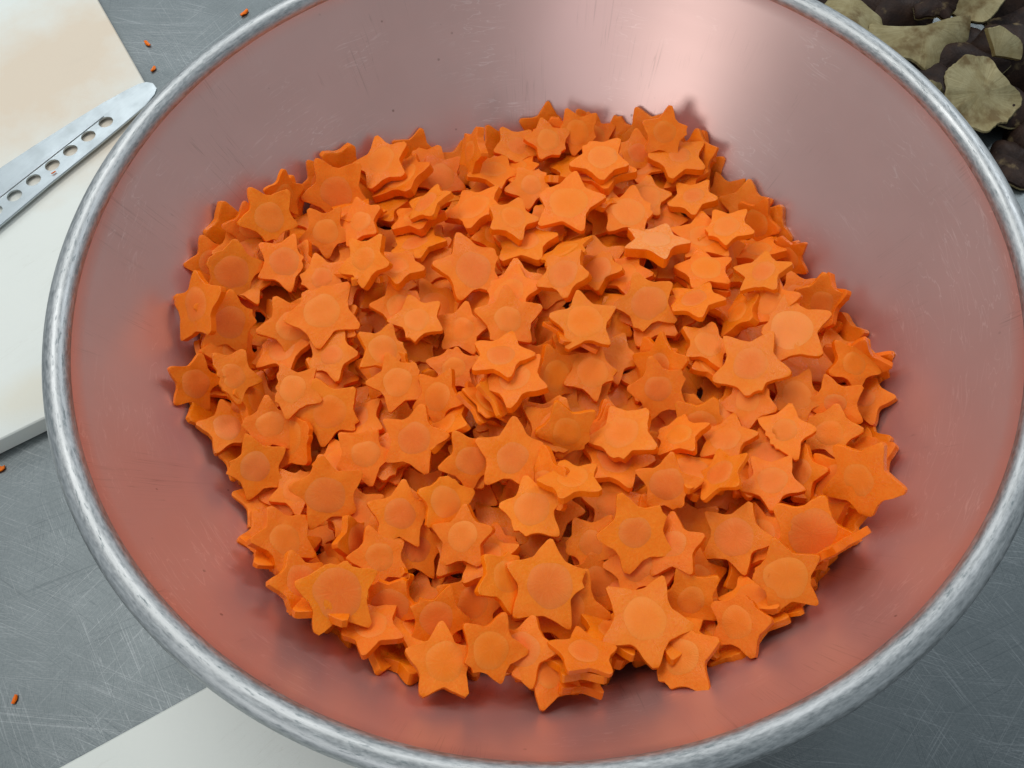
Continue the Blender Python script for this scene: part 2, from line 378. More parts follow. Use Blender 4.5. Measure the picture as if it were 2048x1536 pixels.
def strip(name, path, w, h, mat, parent, lift):
    V = []; Fc = []
    for i, (x, y) in enumerate(path):
        p = Vector(path[min(i + 1, len(path) - 1)]) - Vector(path[max(i - 1, 0)]); p.normalize(); q = Vector((p.y, -p.x))
        for s, hh in ((-1, 0), (-.4, h), (.4, h), (1, 0)):
            X = Vector((x, y)) + q * w * s
            V.append((X.x - KO.x, X.y - KO.y, kz(X.x, X.y) + lift + hh))
    for i in range(len(path) - 1):
        for j in range(3): Fc.append((i * 4 + j, (i + 1) * 4 + j, (i + 1) * 4 + j + 1, i * 4 + j + 1))
    Fc.append((0, 1, 2, 3)); n = len(path) * 4; Fc.append((n - 1, n - 2, n - 3, n - 4))
    return link(name, mesh(name, V, Fc, [mat], sharp=40), parent)
strip("pressed_ridge", [(-.293, .2481), (-.3528, .1806), (-.3528 - .0598, .1806 - .0675)], .0008, .0007, BLADE, knife, .0006)
strip("ground_edge", [(-.2592, .2655), (-.264, .2552), (-.2762, .2401), (-.2912, .2220), (-.3203, .1888), (-.3477, .1555), (-.40, .0945)], .0007, .0004, BLADE, knife, .0007)
hb = Vector((-.3582, .2082)) - kd * .065 + kp * .018
V = []; Fc = []
for i in range(9):
    t = i / 8; p = hb - kd * (.115 * t); w = .0135 + .002 * math.sin(t * 6); 
    for j in range(12):
        b = 2 * math.pi * j / 12; q = p + kp * (w * math.cos(b)); V.append((q.x - KO.x, q.y - KO.y, .0105 + .009 * math.sin(b)))
for i in range(8):
    for j in range(12): Fc.append((i * 12 + j, i * 12 + (j + 1) % 12, (i + 1) * 12 + (j + 1) % 12, (i + 1) * 12 + j))
Fc.append(tuple(range(12))); Fc.append(tuple(range(8 * 12 + 11, 8 * 12 - 1, -1)))
link("handle", mesh("handle", V, Fc, [HANDLE], sharp=50), knife)

# ------------------------------------------------------------------ carrot stars
R0 = .0188
TH = {'n': .0034, 'k': .0050, 't': .0022, 'b': .0026, 'p': .0058}
def star_meshes(kind, seed):
    rd = random.Random(seed); n5 = 5; NA = 100
    tips = [rd.uniform(.90, 1.05) for _ in range(5)]; tips[0] = 1.0
    inn = [rd.uniform(.54, .635) for _ in range(5)]; tj = [rd.uniform(-.05, .05) for _ in range(5)]; tj[0] = 0
    pw = [rd.uniform(1.75, 2.3) for _ in range(10)]; bl = [rd.uniform(.90, .965) for _ in range(5)]
    ph = [rd.uniform(0, 6.28) for _ in range(6)]
    cut = None; jag = [rd.uniform(-.05, .05) * rd.random() for _ in range(50)]
    if kind == 'b': cut = (rd.choice([2, 3]) * 2 * math.pi / 5 + rd.uniform(-.3, .3), rd.uniform(.42, .62))
    elif rd.random() < .42: cut = (rd.randrange(1, 5) * 2 * math.pi / 5 + rd.uniform(-.2, .2), rd.uniform(.66, .82))
    def rad(a):
        k = int(math.floor(a / (2 * math.pi / 5) + .5)) % 5
        d = a - k * 2 * math.pi / 5 - tj[k]; d = (d + math.pi) % (2 * math.pi) - math.pi
        side = 1 if d > 0 else 0; q = min(1, abs(d) / (math.pi / 5))
        iv = inn[k] if side else inn[(k - 1) % 5]
        r = iv + (tips[k] - iv) * (1 - q) ** pw[k * 2 + side]
        r = min(r, tips[k] * bl[k] / max(.3, math.cos(d)))
        r += .008 * math.sin(7 * a + ph[0]) + .006 * math.sin(17 * a + ph[1])
        if cut:
            c = math.cos(a - cut[0])
            if c > .15:
                lim = cut[1] / c + .03 * math.sin(11 * a + ph[2]) + .5 * jag[int(a / (2 * math.pi) * NA * .5) % len(jag)]
                r = min(r, lim)
        return r
    th = TH[kind]; wa = rd.uniform(0, 6.28); wk = rd.uniform(.0, .22)
    if kind in 'bt' and cut: wa = cut[0]; wk = .55
    bend = rd.uniform(-.9, .9) * (2.2 if kind in 'tb' else 1.0); ba = rd.uniform(0, 3.14)
    def zoff(x, y): 
        s = x * math.cos(ba) + y * math.sin(ba); return bend * s * s + .00022 * math.sin(x * 420 + ph[4]) * math.sin(y * 390 + ph[5])
    def thick(x, y):
        s = (x * math.cos(wa) + y * math.sin(wa)) / R0
        return th * max(.12, 1 - wk * max(-.6, s) - wk * .3)
    rings = [.18, .36, .54, .72, .88, .985, 1.0]
    V = []; Fc = []; fm = []
    for side in (1, -1):
        V.append((0, 0, zoff(0, 0) + side * thick(0, 0) / 2))
        for f in rings:
            for i in range(NA):
                a = 2 * math.pi * i / NA; r = rad(a) * R0 * f
                if f == 1.0: pass
                x, y = r * math.cos(a), r * math.sin(a); h = thick(x, y) / 2
                if f == 1.0: h = max(h * .5, h - .00012)
                V.append((x, y, zoff(x, y) + side * h))
    nb = 1 + NA * len(rings)
    for s, base in ((1, 0), (-1, nb)):
        for i in range(NA):
            j = (i + 1) % NA
            t = (base, base + 1 + i, base + 1 + j); Fc.append(t if s > 0 else t[::-1]); fm.append(0)
            for k in range(len(rings) - 1):
                q = (base + 1 + k * NA + i, base + 1 + (k + 1) * NA + i, base + 1 + (k + 1) * NA + j, base + 1 + k * NA + j)
                Fc.append(q if s > 0 else q[::-1]); fm.append(0)
    # cut side with one middle ring, slightly uneven
    mid = len(V)
    for i in range(NA):
        a = 2 * math.pi * i / NA; r = rad(a) * R0 * (1.004 + .006 * math.sin(23 * a + ph[0])); x, y = r * math.cos(a), r * math.sin(a)
        V.append((x, y, zoff(x, y)))
    t0 = 1 + (len(rings) - 1) * NA; b0 = nb + t0
    for i in range(NA):
        j = (i + 1) % NA
        Fc.append((t0 + i, mid + i, mid + j, t0 + j)); fm.append(1); Fc.append((mid + i, b0 + i, b0 + j, mid + j)); fm.append(1)
    me = mesh("carrot_star", V, Fc, [PALE if kind == 'p' else FACE, SIDE], sharp=30, fm=fm)
    # the heart: a disc through the slice, a hair proud of both cut faces
    Vc = []; Fcc = []; NC = 40; er = rd.uniform(.85, 1.0); ea = rd.uniform(0, 3)
    ox, oy = rd.uniform(-.05, .05) * R0, rd.uniform(-.05, .05) * R0
    for side in (1, -1):
        Vc.append((ox, oy, zoff(ox, oy) + side * (thick(ox, oy) / 2 + .00009)))
        for f, pr in ((.5, .00009), (.95, .00008), (1.0, -.00006)):
            for i in range(NC):
                a = 2 * math.pi * i / NC; r = .43 * R0 * f * (1 + .03 * math.sin(3 * a + ph[1]) + .02 * math.sin(5 * a + ph[2])) * (er + (1 - er) * abs(math.cos(a - ea)))
                r = min(r, rad(a) * R0 * .76)
                x, y = ox + r * math.cos(a), oy + r * math.sin(a)
                Vc.append((x, y, zoff(x, y) + side * (thick(x, y) / 2 + pr)))
    nb = 1 + NC * 3
    for s, base in ((1, 0), (-1, nb)):
        for i in range(NC):
            j = (i + 1) % NC
            t = (base, base + 1 + i, base + 1 + j); Fcc.append(t if s > 0 else t[::-1])
            for k in range(2):
                q = (base + 1 + k * NC + i, base + 1 + (k + 1) * NC + i, base + 1 + (k + 1) * NC + j, base + 1 + k * NC + j)
                Fcc.append(q if s > 0 else q[::-1])
    mc = mesh("heart", Vc, Fcc, [CORE])
    return me, mc
VAR = {k: [star_meshes(k, 100 * i + ord(k)) for i in range(n)] for k, n in (('n', 14), ('k', 7), ('t', 5), ('b', 7), ('p', 1))}
def heart_look(label, rd):
    f_ = rd.random() ** 1.6; c = [.92 - .10 * f_, .195 - .035 * f_ + rd.uniform(-.01, .02), .004 + .018 * f_]; s = rd.uniform(.85, 1.12)
    l = label or ""
    i = l.find("heart"); w = l[max(0, i - 34):i].split(",")[-1] if i >= 0 else ""
    if "red" in w: c = [.82, .155, .018]
    elif "brown" in w or "dull" in w or "dark" in w: c = [.80, .170, .022]
    elif "grey" in w: c = [.80, .20, .04]
    elif "peach" in w: c = [.91, .225, .025]
    elif "pale" in w or "white" in w or "pink" in w or "faint" in w: c = [.91, .215, .022]
    if "whitish" in w: c = [.90, .25, .05]
    if any(t in w for t in ("huge", "very large")): s = 1.24
    elif any(t in w for t in ("large", "wide", "big", "plain")): s = 1.15
    elif "small" in w: s = .75
    if "without visible heart" in l or "heart not visible" in l or l.startswith("plain") or "plain pale face" in l: c = [.88, .215, .016]
    fl = (.94, .188, .004); c = [a_ + (b_ - a_) * .22 for a_, b_ in zip(c, fl)]
    return c, s
STARS = [
(0.0277,-0.15519,-0.07348,0.1859,0.0893,0.1276,0.9701,0.915,'t',None,2),
(0.11835,0.07051,-0.09061,0.3074,-0.0597,0.0257,0.9494,0.855,'b',None,2),
(-0.07849,-0.14353,-0.06748,0.9165,-0.0649,-0.0493,-0.3917,0.955,'t',None,2),
(0.10541,-0.03285,-0.07098,0.3855,0.0909,-0.0606,0.9162,0.944,'b',None,2),
(-0.07793,0.047,-0.06622,0.7349,0.0815,0.1339,0.6598,0.856,'k',None,2),
(-0.09597,-0.01246,-0.0668,0.8824,-0.1201,-0.0871,-0.4464,0.789,'n',None,2),
(-0.005,-0.05607,-0.06503,0.8165,0.0122,0.0123,0.577,0.99,'k',None,2),
(-0.11655,0.1049,-0.07476,0.7417,0.2086,0.2928,0.5663,0.922,'b',None,2),
(0.05677,0.14585,-0.07818,0.2201,-0.1029,-0.4534,0.8575,0.835,'n',None,2),
(-0.02463,-0.1583,-0.068,0.096,-0.0223,0.1757,0.9795,1.015,'k',None,2),
(0.04101,-0.04629,-0.06573,0.2309,-0.0598,0.1284,0.9626,0.894,'b',None,2),
(-0.00028,0.05592,-0.07028,0.7552,-0.0418,0.0215,-0.6539,0.907,'t',None,2),
(0.08239,0.07564,-0.07989,0.9888,0.0487,0.0552,0.1295,0.881,'b',None,2),
(-0.00918,-0.14007,-0.07092,0.7515,-0.1356,0.0338,-0.6447,1.02,'t',None,2),
(0.03686,-0.1147,-0.06792,0.5081,0.0732,-0.1906,0.8368,0.875,'t',None,2),
(-0.15615,-0.03917,-0.06955,0.8635,0.0853,0.2596,0.4239,0.968,'k',None,2),
(-0.05683,-0.06597,-0.06634,0.1451,0.063,0.0229,-0.9871,0.821,'k',None,2),
(-0.17023,0.01056,-0.06195,0.7233,-0.2978,0.4633,-0.4166,0.784,'t',None,2),
(-0.07157,0.11043,-0.08073,0.8911,-0.1695,-0.0097,-0.4208,0.866,'n',None,2),
(0.12088,0.00242,-0.07995,0.9705,-0.0696,0.1523,0.1734,0.998,'n',None,2),
(0.02825,-0.08406,-0.06659,0.0298,-0.1376,0.0462,0.989,0.941,'t',None,2),
(0.07872,0.09712,-0.07979,0.9549,-0.1354,0.0632,0.2566,0.826,'b',None,2),
(-0.02289,0.06129,-0.07083,0.5689,-0.049,-0.2323,-0.7874,1.025,'t',None,2),
(-0.03701,0.13814,-0.08829,0.1075,0.2723,-0.1331,0.9469,1.006,'k',None,2),
(0.06743,0.03169,-0.07281,-0.0006,-0.0681,0.2015,0.9771,0.786,'n',None,2),
(0.12127,-0.09593,-0.07132,0.9819,0.0534,0.1213,0.135,0.924,'n',None,2),
(0.03365,0.10124,-0.07748,0.981,-0.1352,0.0786,0.1151,1.023,'b',None,2),
(0.02389,0.00214,-0.06549,0.7168,-0.1486,0.025,0.6808,1.005,'n',None,2),
(-0.01807,-0.05462,-0.06213,0.0748,-0.0159,-0.1334,-0.9881,0.811,'b',None,2),
(-0.07104,-0.11052,-0.06695,0.9807,-0.0218,0.043,-0.1895,0.913,'k',None,2),
(-0.03195,-0.04451,-0.06507,0.6774,-0.0403,-0.0487,0.7329,0.995,'n',None,2),
(0.14751,0.01742,-0.08609,0.9198,0.0219,-0.3349,0.2034,1.018,'b',None,2),
(0.02176,-0.09718,-0.06688,0.6736,0.1283,0.1302,-0.7162,0.81,'t',None,2),
(-0.05861,-0.03996,-0.06733,0.7665,0.0182,0.1688,-0.6194,0.951,'n',None,2),
(0.06779,-0.16642,-0.04879,0.2009,-0.3096,0.3026,0.8788,0.831,'n',None,2),
(-0.03886,-0.13031,-0.0677,0.5666,-0.1724,-0.0349,-0.805,1.001,'t',None,2),
(0.10097,-0.04826,-0.06972,0.7757,0.1761,0.202,0.5714,0.97,'t',None,2),
(0.09522,0.06528,-0.08175,0.9889,0.0352,0.0961,-0.1075,0.896,'b',None,2),
(-0.11849,0.01861,-0.06698,0.2481,0.123,0.0321,-0.9604,0.991,'t',None,2),
(0.1508,-0.07304,-0.06582,0.677,0.224,-0.3701,-0.5953,0.947,'t',None,2),
(-0.06336,0.0497,-0.06788,0.8386,-0.0012,-0.0382,-0.5434,0.945,'t',None,2),
(0.16277,-0.03054,-0.06824,0.7037,-0.3687,-0.2481,0.5543,1.02,'t',None,2),
(-0.00646,-0.15401,-0.06836,0.4872,0.3019,-0.0342,0.8187,0.864,'n',None,2),
(0.07875,-0.06986,-0.06667,0.7395,-0.109,-0.0302,-0.6636,0.859,'k',None,2),
(-0.03684,-0.14813,-0.06466,0.1227,-0.0626,0.0411,-0.9896,0.887,'b',None,2),
(-0.04191,-0.16015,-0.06099,0.1987,-0.0984,-0.2172,-0.9506,0.808,'k',None,2),
(-0.00817,-0.16917,-0.06196,0.8712,-0.4273,0.166,0.1757,1.025,'b',None,2),
(-0.09547,-0.12356,-0.0694,0.8199,0.0205,-0.2476,-0.5159,0.935,'n',None,2),
(0.04973,-0.10951,-0.06495,0.1287,-0.1756,-0.0292,0.9756,0.783,'t',None,2),
(-0.06634,0.00072,-0.06491,0.4607,0.032,-0.0185,-0.8868,1.006,'k',None,2),
(0.03297,-0.03446,-0.06508,0.2131,0.1244,0.0408,0.9682,0.886,'b',None,2),
(-0.02016,-0.07847,-0.06469,0.7484,0.1853,0.0637,0.6337,0.842,'k',None,2),
(0.05886,0.0807,-0.0749,0.1571,0.1707,0.1448,0.9619,0.86,'t',None,2),
(0.07477,-0.1385,-0.06508,0.9592,-0.0713,-0.1092,-0.2509,0.945,'t',None,2),
(0.10426,0.11337,-0.0819,0.5913,0.0191,-0.425,0.6851,0.996,'t',None,2),
(0.13229,-0.05176,-0.07411,0.8694,-0.0023,-0.0504,-0.4915,0.918,'n',None,2),
(-0.09866,0.06208,-0.06863,0.0514,-0.1862,0.1512,-0.9695,0.959,'b',None,2),
(-0.12117,-0.04839,-0.07335,0.3801,0.1481,-0.2277,0.8842,0.941,'n',None,2),
(-0.12799,-0.08175,-0.07615,0.2363,0.2409,-0.285,0.8972,0.912,'t',None,2),
(0.09931,-0.09406,-0.069,0.5502,0.1897,0.165,0.7963,0.943,'t',None,2),
(0.04041,0.15041,-0.07943,0.8529,0.36,-0.1123,0.361,1.021,'t',None,2),
(-0.06388,0.03056,-0.06591,0.2477,-0.0048,-0.0136,0.9687,0.938,'t',None,2),
(-0.14721,-0.06596,-0.07253,0.9274,-0.0939,0.3176,0.1736,0.787,'b',None,2),
(0.11933,0.0304,-0.08463,0.2258,0.104,0.0009,0.9686,0.965,'k',None,2),
(0.1054,-0.1381,-0.05658,0.8447,-0.5117,-0.1561,0.0189,0.812,'n',None,2),
(0.05368,0.12694,-0.08386,0.3238,-0.0938,0.1303,0.9324,0.949,'b',None,2),
(0.04762,-0.08456,-0.06415,0.8569,-0.108,-0.0216,-0.5036,0.868,'n',None,2),
(0.09324,-0.13832,-0.05893,0.9866,-0.0403,-0.0315,-0.1551,1.014,'n',None,2),
(0.0057,-0.16917,-0.05874,0.7449,-0.169,0.2098,0.6104,0.786,'k',None,2),
(-0.04749,0.05559,-0.06754,0.978,-0.1979,0.0652,-0.0029,0.975,'t',None,2),
(-0.15632,0.01564,-0.06792,0.95,-0.0696,0.1164,0.2811,0.832,'n',None,2),
(-0.11309,0.06085,-0.06471,0.5847,0.0337,-0.0878,0.8058,0.812,'t',None,2),
(-0.06766,-0.01934,-0.06582,0.0171,0.0758,0.0025,-0.997,0.834,'n',None,2),
(0.03033,0.031,-0.0671,0.896,0.027,0.0901,-0.434,0.896,'n',None,2),
(-0.05257,-0.10039,-0.06609,0.3005,-0.1309,0.2701,0.9053,0.905,'t',None,2),
(0.06448,0.00402,-0.07031,0.0604,-0.0301,0.0545,0.9962,0.809,'t',None,2),
(-0.0918,-0.04177,-0.07028,0.2538,0.1082,0.0123,-0.9611,0.902,'n',None,2),
(-0.14931,0.0855,-0.05972,0.0344,0.2701,-0.1605,0.9487,0.978,'b',None,2),
(0.10331,-0.00515,-0.07456,0.4933,-0.0935,-0.0441,-0.8637,0.846,'t',None,2),
(0.07582,-0.12276,-0.065,0.8904,0.0865,0.1463,0.4223,0.872,'t',None,2),
(0.0781,-0.02438,-0.06829,0.473,-0.0483,0.0058,-0.8797,0.943,'n',None,2),
(-0.0493,-0.00781,-0.0655,0.9725,0.0263,-0.0621,-0.2228,0.799,'n',None,2),
(0.00642,-0.10634,-0.06946,0.9609,0.1098,0.0005,0.2541,0.94,'t',None,2),
(-0.05118,-0.13469,-0.06412,0.005,0.0273,0.0438,-0.9987,0.979,'n',None,2),
(0.15791,-0.00625,-0.075,0.2109,0.4651,-0.0254,-0.8594,0.86,'k',None,2),
(0.05745,-0.14033,-0.06419,0.9817,-0.025,0.0695,0.1753,0.907,'n',None,2),
(0.02318,-0.02455,-0.06153,0.0984,0.2023,0.1038,0.9688,0.793,'n',None,2),
(0.10882,0.08246,-0.08599,0.8813,0.0322,0.1689,0.4401,0.928,'b',None,2),
(-0.09925,0.00496,-0.06541,0.0201,0.0195,-0.0044,0.9996,0.853,'k',None,2),
(0.12803,-0.03931,-0.07235,0.3582,-0.1341,0.065,-0.9217,1.017,'t',None,2),
(-0.1136,-0.03063,-0.06968,0.8327,0.0641,0.0873,-0.5431,0.873,'b',None,2),
(-0.06693,-0.16413,-0.05104,0.4411,-0.0773,0.4728,0.7589,0.878,'k',None,2),
(-0.13325,-0.03167,-0.07013,0.2323,-0.0362,0.0534,-0.9705,0.974,'n',None,2),
(0.01368,-0.1296,-0.07108,0.9829,-0.0459,0.1048,-0.1443,0.908,'k',None,2),
(0.0612,-0.08969,-0.06251,0.8754,0.1158,0.0457,-0.4671,0.946,'k',None,2),
(-0.0387,-0.09609,-0.06539,0.6514,-0.0235,0.0407,-0.7573,0.942,'n',None,2),
(0.13226,0.02019,-0.08313,0.2918,-0.0592,0.0567,0.953,0.832,'t',None,2),
(0.00634,-0.12091,-0.06639,0.8036,0.2302,-0.0284,0.5481,0.876,'k',None,2),
(-0.01509,-0.00656,-0.06557,0.9173,0.0077,-0.0669,0.3924,0.873,'t',None,2),
(0.07379,-0.05068,-0.06769,0.9515,0.0048,0.0147,0.3072,1.001,'b',None,2),
(0.0157,-0.05884,-0.06541,0.9254,0.0878,0.0359,0.3671,0.977,'t',None,2),
(0.02916,0.14021,-0.085,0.1655,-0.0617,-0.1958,0.9646,1.001,'t',None,2),
(0.03936,0.06308,-0.07046,0.8439,-0.1309,0.0985,0.5109,1.016,'b',None,2),
(-0.11719,-0.01452,-0.066,0.8875,-0.0038,0.0171,-0.4604,1.013,'b',None,2),
(0.07443,-0.10931,-0.06227,0.8767,-0.0114,-0.0419,0.4791,0.852,'n',None,2),
(0.05006,-0.00973,-0.06669,0.1653,0.0376,0.0794,0.9823,0.964,'n',None,2),
(-0.02202,-0.11499,-0.06691,0.8596,-0.0586,0.0504,-0.5052,0.906,'k',None,2),
(-0.00015,0.01818,-0.0659,0.4848,0.0318,0.0607,-0.8719,1.021,'b',None,2),
(-0.02781,-0.10425,-0.06152,0.9135,-0.0516,0.0397,0.4017,0.99,'k',None,2),
(0.12182,-0.07009,-0.07221,0.9064,0.0505,0.358,-0.2185,0.79,'t',None,2),
(0.01083,-0.09242,-0.06268,0.7621,0.1418,-0.182,0.6049,0.877,'n',None,2),
(0.05472,-0.07162,-0.06094,0.9079,0.1217,-0.1036,0.3875,0.816,'k',None,2),
(-0.03015,0.08979,-0.07712,0.4453,0.0025,-0.2067,-0.8712,0.808,'n',None,2),
(0.08682,0.12971,-0.07822,0.0489,-0.2513,-0.4656,0.8471,0.823,'n',None,2),
(0.00024,0.07876,-0.07393,0.6344,0.013,-0.3844,-0.6705,0.876,'t',None,2),
(-0.11752,0.03436,-0.06458,0.4449,-0.0291,-0.1153,-0.8876,0.934,'n',None,2),
(0.0569,-0.12654,-0.06032,0.9903,0.0438,0.0109,0.1317,0.922,'n',None,2),
(-0.09888,-0.07441,-0.07282,0.0134,-0.0986,-0.1544,0.983,0.89,'t',None,2),
(0.00025,-0.08155,-0.06277,0.9862,-0.129,0.1037,-0.0041,0.914,'t',None,2),
(-0.14349,0.03608,-0.06698,0.8297,-0.0284,0.1425,0.539,0.987,'b',None,2),
(0.13622,-0.09773,-0.06482,0.8134,-0.0806,-0.4111,-0.4035,0.82,'n',None,2),
(0.097,0.01643,-0.07822,0.1905,0.1571,0.0391,0.9682,0.939,'b',None,2),
(-0.00015,0.1083,-0.08071,0.9656,-0.1846,-0.0564,-0.1745,1.019,'k',None,2),
(-0.12957,0.0494,-0.06664,0.474,0.1561,0.0549,0.8648,0.859,'t',None,2),
(-0.12181,-0.06423,-0.07378,0.9951,-0.0588,0.0501,-0.0621,0.798,'n',None,2),
(-0.06521,0.14128,-0.07903,0.6947,0.4091,-0.158,0.5701,0.934,'n',None,2),
(0.1333,-0.00756,-0.07934,0.1445,-0.0602,-0.2182,-0.9633,0.862,'t',None,2),
(0.01483,0.15499,-0.07972,0.1739,0.135,-0.4162,0.8822,1.022,'b',None,2),
(0.00391,-0.14225,-0.06531,0.3084,0.1926,0.0691,0.929,0.915,'k',None,2),
(-0.1636,0.05141,-0.0606,0.7884,-0.1594,0.4286,-0.4114,0.96,'b',None,2),
(-0.07438,-0.07352,-0.06817,0.8117,0.1896,-0.0604,0.5491,0.795,'b',None,2),
(0.09325,0.04201,-0.07848,0.8276,-0.0028,0.2576,-0.4988,0.897,'k',None,2),
(-0.02267,-0.14496,-0.06173,0.3804,0.0108,-0.0683,-0.9223,0.957,'k',None,2),
(-0.02067,0.03993,-0.06783,0.9236,-0.1481,-0.0715,0.3463,0.834,'t',None,2),
(-0.02022,-0.13064,-0.06067,0.8276,0.2067,-0.046,0.5199,0.813,'t',None,2),
(-0.05452,-0.11626,-0.06017,0.6208,0.2645,-0.0718,-0.7345,0.784,'t',None,2),
(-0.04196,0.10741,-0.0817,0.0881,0.0995,-0.2117,-0.9683,0.822,'n',None,2),
(0.02302,0.07479,-0.07121,0.3874,-0.0665,0.1708,0.9035,0.953,'t',None,2),
(-0.10242,0.10015,-0.07752,0.1504,-0.0467,0.04,0.9867,0.905,'n',None,2),
(-0.17435,0.02501,-0.05255,0.5114,0.2761,0.272,0.767,0.948,'n',None,2),
(-0.02217,0.10793,-0.07775,0.0465,0.0248,-0.1646,-0.985,0.977,'n',None,2),
(-0.14351,-0.01437,-0.06944,0.1369,0.084,-0.0002,-0.987,0.88,'t',None,2),
(-0.15849,0.02911,-0.06031,0.5418,0.2467,-0.1309,0.7927,0.948,'b',None,2),
(0.13826,-0.08347,-0.06707,0.964,-0.0792,-0.2296,-0.1086,0.978,'b',None,2),
(0.04449,-0.13424,-0.06084,0.9722,0.1718,-0.1217,0.1025,0.98,'t',None,2),
(0.07728,0.01667,-0.07156,0.0344,0.1307,0.1008,0.9857,0.78,'n',None,2),
(-0.09314,-0.05846,-0.0672,0.0509,-0.1099,0.0281,0.9922,1.009,'n',None,2),
(-0.09508,-0.14305,-0.05718,0.1713,-0.1785,-0.2974,-0.9221,0.962,'k',None,2),
(-0.03885,0.03104,-0.06576,0.3004,0.0463,0.0798,-0.9494,0.791,'n',None,2),
(0.15413,-0.0492,-0.06959,0.8029,-0.0202,-0.3323,-0.4945,0.84,'t',None,2),
(-0.16764,-0.03278,-0.06074,0.33,-0.479,0.0592,-0.8113,1.006,'t',None,2),
(-0.00248,-0.01797,-0.06326,0.2148,-0.1323,0.2035,-0.946,0.921,'k',None,2),
(-0.08137,-0.12549,-0.06314,0.2067,0.0643,0.057,-0.9746,0.957,'n',None,2),
(-0.08229,-0.10233,-0.0623,0.9997,0.0219,0.0072,-0.0026,0.793,'n',None,2),
(-0.04821,0.01588,-0.0636,0.0149,-0.2815,0.0301,0.959,0.803,'n',None,2),
(-0.08532,0.12081,-0.07887,0.5103,0.2552,0.2428,0.7845,0.972,'b',None,2),
(-0.04177,-0.02451,-0.06351,0.4769,0.1204,0.0908,-0.8659,0.865,'k',None,2),
(-0.1363,0.07858,-0.06764,0.9903,0.0043,0.0943,0.1023,0.791,'k',None,2),
(-0.15947,-0.01638,-0.0681,0.2303,0.1978,0.2877,0.9083,0.932,'t',None,2),
(0.10221,-0.06441,-0.06944,0.6371,0.0226,0.1878,-0.7472,0.837,'t',None,2),
(-0.03204,-0.00819,-0.0641,0.5635,0.058,-0.166,0.8072,0.928,'t',None,2),
(-0.0162,-0.02738,-0.06259,0.7541,0.085,0.1357,0.6369,1.012,'t',None,2),
(-0.06783,-0.05803,-0.06227,0.2198,0.0422,-0.0888,0.9706,0.874,'b',None,2),
(0.06564,-0.15004,-0.06112,0.8945,0.1441,0.0133,-0.4229,0.785,'t',None,2),
(-0.09215,0.02926,-0.06451,0.4946,0.104,-0.1738,0.8452,0.891,'n',None,2),
(-0.00695,-0.11965,-0.05963,0.1096,-0.0171,-0.0307,0.9934,0.986,'n',None,2),
(-0.16983,-0.00939,-0.05935,0.6292,0.2514,0.5909,0.4379,0.915,'b',None,2),
(-0.04039,-0.08229,-0.06087,0.011,-0.0713,-0.1452,0.9868,0.981,'n',None,2),
(-0.16219,0.07067,-0.05087,0.4406,0.4876,-0.0759,0.7499,1.003,'k',None,2),
(0.05004,-0.16489,-0.05944,0.486,-0.3036,0.2601,0.7772,0.869,'t',None,2),
(-0.0352,0.00707,-0.05999,0.585,-0.0926,-0.0476,-0.8043,0.891,'b',None,2),
(0.09304,-0.1522,-0.05069,0.6034,-0.5491,0.1493,0.5587,0.951,'b',None,2),
(0.03753,-0.09886,-0.06097,0.179,-0.0173,0.2388,-0.9543,0.846,'k',None,2),
(-0.13755,-0.05266,-0.07053,0.9805,0.1603,-0.1013,0.0505,0.907,'k',None,2),
(0.09494,-0.12341,-0.05726,0.7669,-0.031,0.0186,0.6408,0.81,'t',None,2),
(-0.04279,-0.11427,-0.05581,0.388,-0.0829,-0.0236,-0.9176,1.0,'b',None,2),
(0.05599,-0.04971,-0.06307,0.9363,0.1039,-0.0439,-0.3325,0.933,'n',None,2),
(0.05122,-0.03006,-0.06445,0.9742,0.0101,0.0503,0.2196,0.783,'n',None,2),
(-0.10769,0.12366,-0.06774,0.2617,-0.1332,0.5063,-0.8108,0.972,'k',None,2),
(0.11078,-0.10742,-0.06762,0.4244,0.1697,-0.1292,0.88,0.783,'t',None,2),
(-0.01642,-0.09551,-0.05849,0.5347,0.2946,-0.0983,-0.7859,1.029,'n',None,2),
(-0.06355,0.08829,-0.07565,0.5566,0.0094,0.1204,0.8219,1.002,'t',None,2),
(0.1141,-0.08599,-0.06647,0.9757,-0.0955,0.1601,0.1148,0.795,'n',None,2),
(0.03811,-0.14798,-0.06356,0.5154,0.1238,-0.0351,-0.8472,0.983,'k',None,2),
(0.07966,-0.15582,-0.04767,0.4811,-0.3524,0.1562,0.7874,0.947,'n',None,2),
(0.13798,0.04731,-0.08968,0.8665,0.1413,-0.4166,0.2359,0.84,'b',None,2),
(0.0389,-0.06198,-0.06275,0.1146,0.1227,0.0178,0.9856,0.965,'t',None,2),
(0.09731,0.09357,-0.08068,0.1253,0.0773,0.0737,0.9863,0.827,'b',None,2),
(-0.06313,-0.08333,-0.06558,0.9203,0.2329,-0.129,-0.2868,0.954,'n',None,2),
(-0.09817,-0.09416,-0.07183,0.3707,-0.0126,-0.0261,-0.9283,1.002,'t',None,2),
(-0.11594,-0.09181,-0.07272,0.4953,0.0548,-0.1034,-0.8608,1.023,'n',None,2),
(-0.15317,-0.0558,-0.06544,0.874,-0.2019,0.3973,-0.1934,0.922,'t',None,2),
(-0.03909,-0.07107,-0.05601,0.9524,0.0477,-0.0028,-0.3009,0.961,'b',None,2),
(-0.01434,0.14954,-0.08555,0.4049,0.3134,-0.2161,0.8314,0.882,'b',None,2),
(-0.06059,-0.15398,-0.05798,0.1962,-0.0103,0.329,0.9237,0.977,'t',None,2),
(0.06844,0.05981,-0.07454,0.6418,-0.2343,0.0772,-0.7261,1.012,'t',None,2),
(-0.08383,0.09486,-0.07385,0.3918,0.0508,-0.183,-0.9003,0.88,'k',None,2),
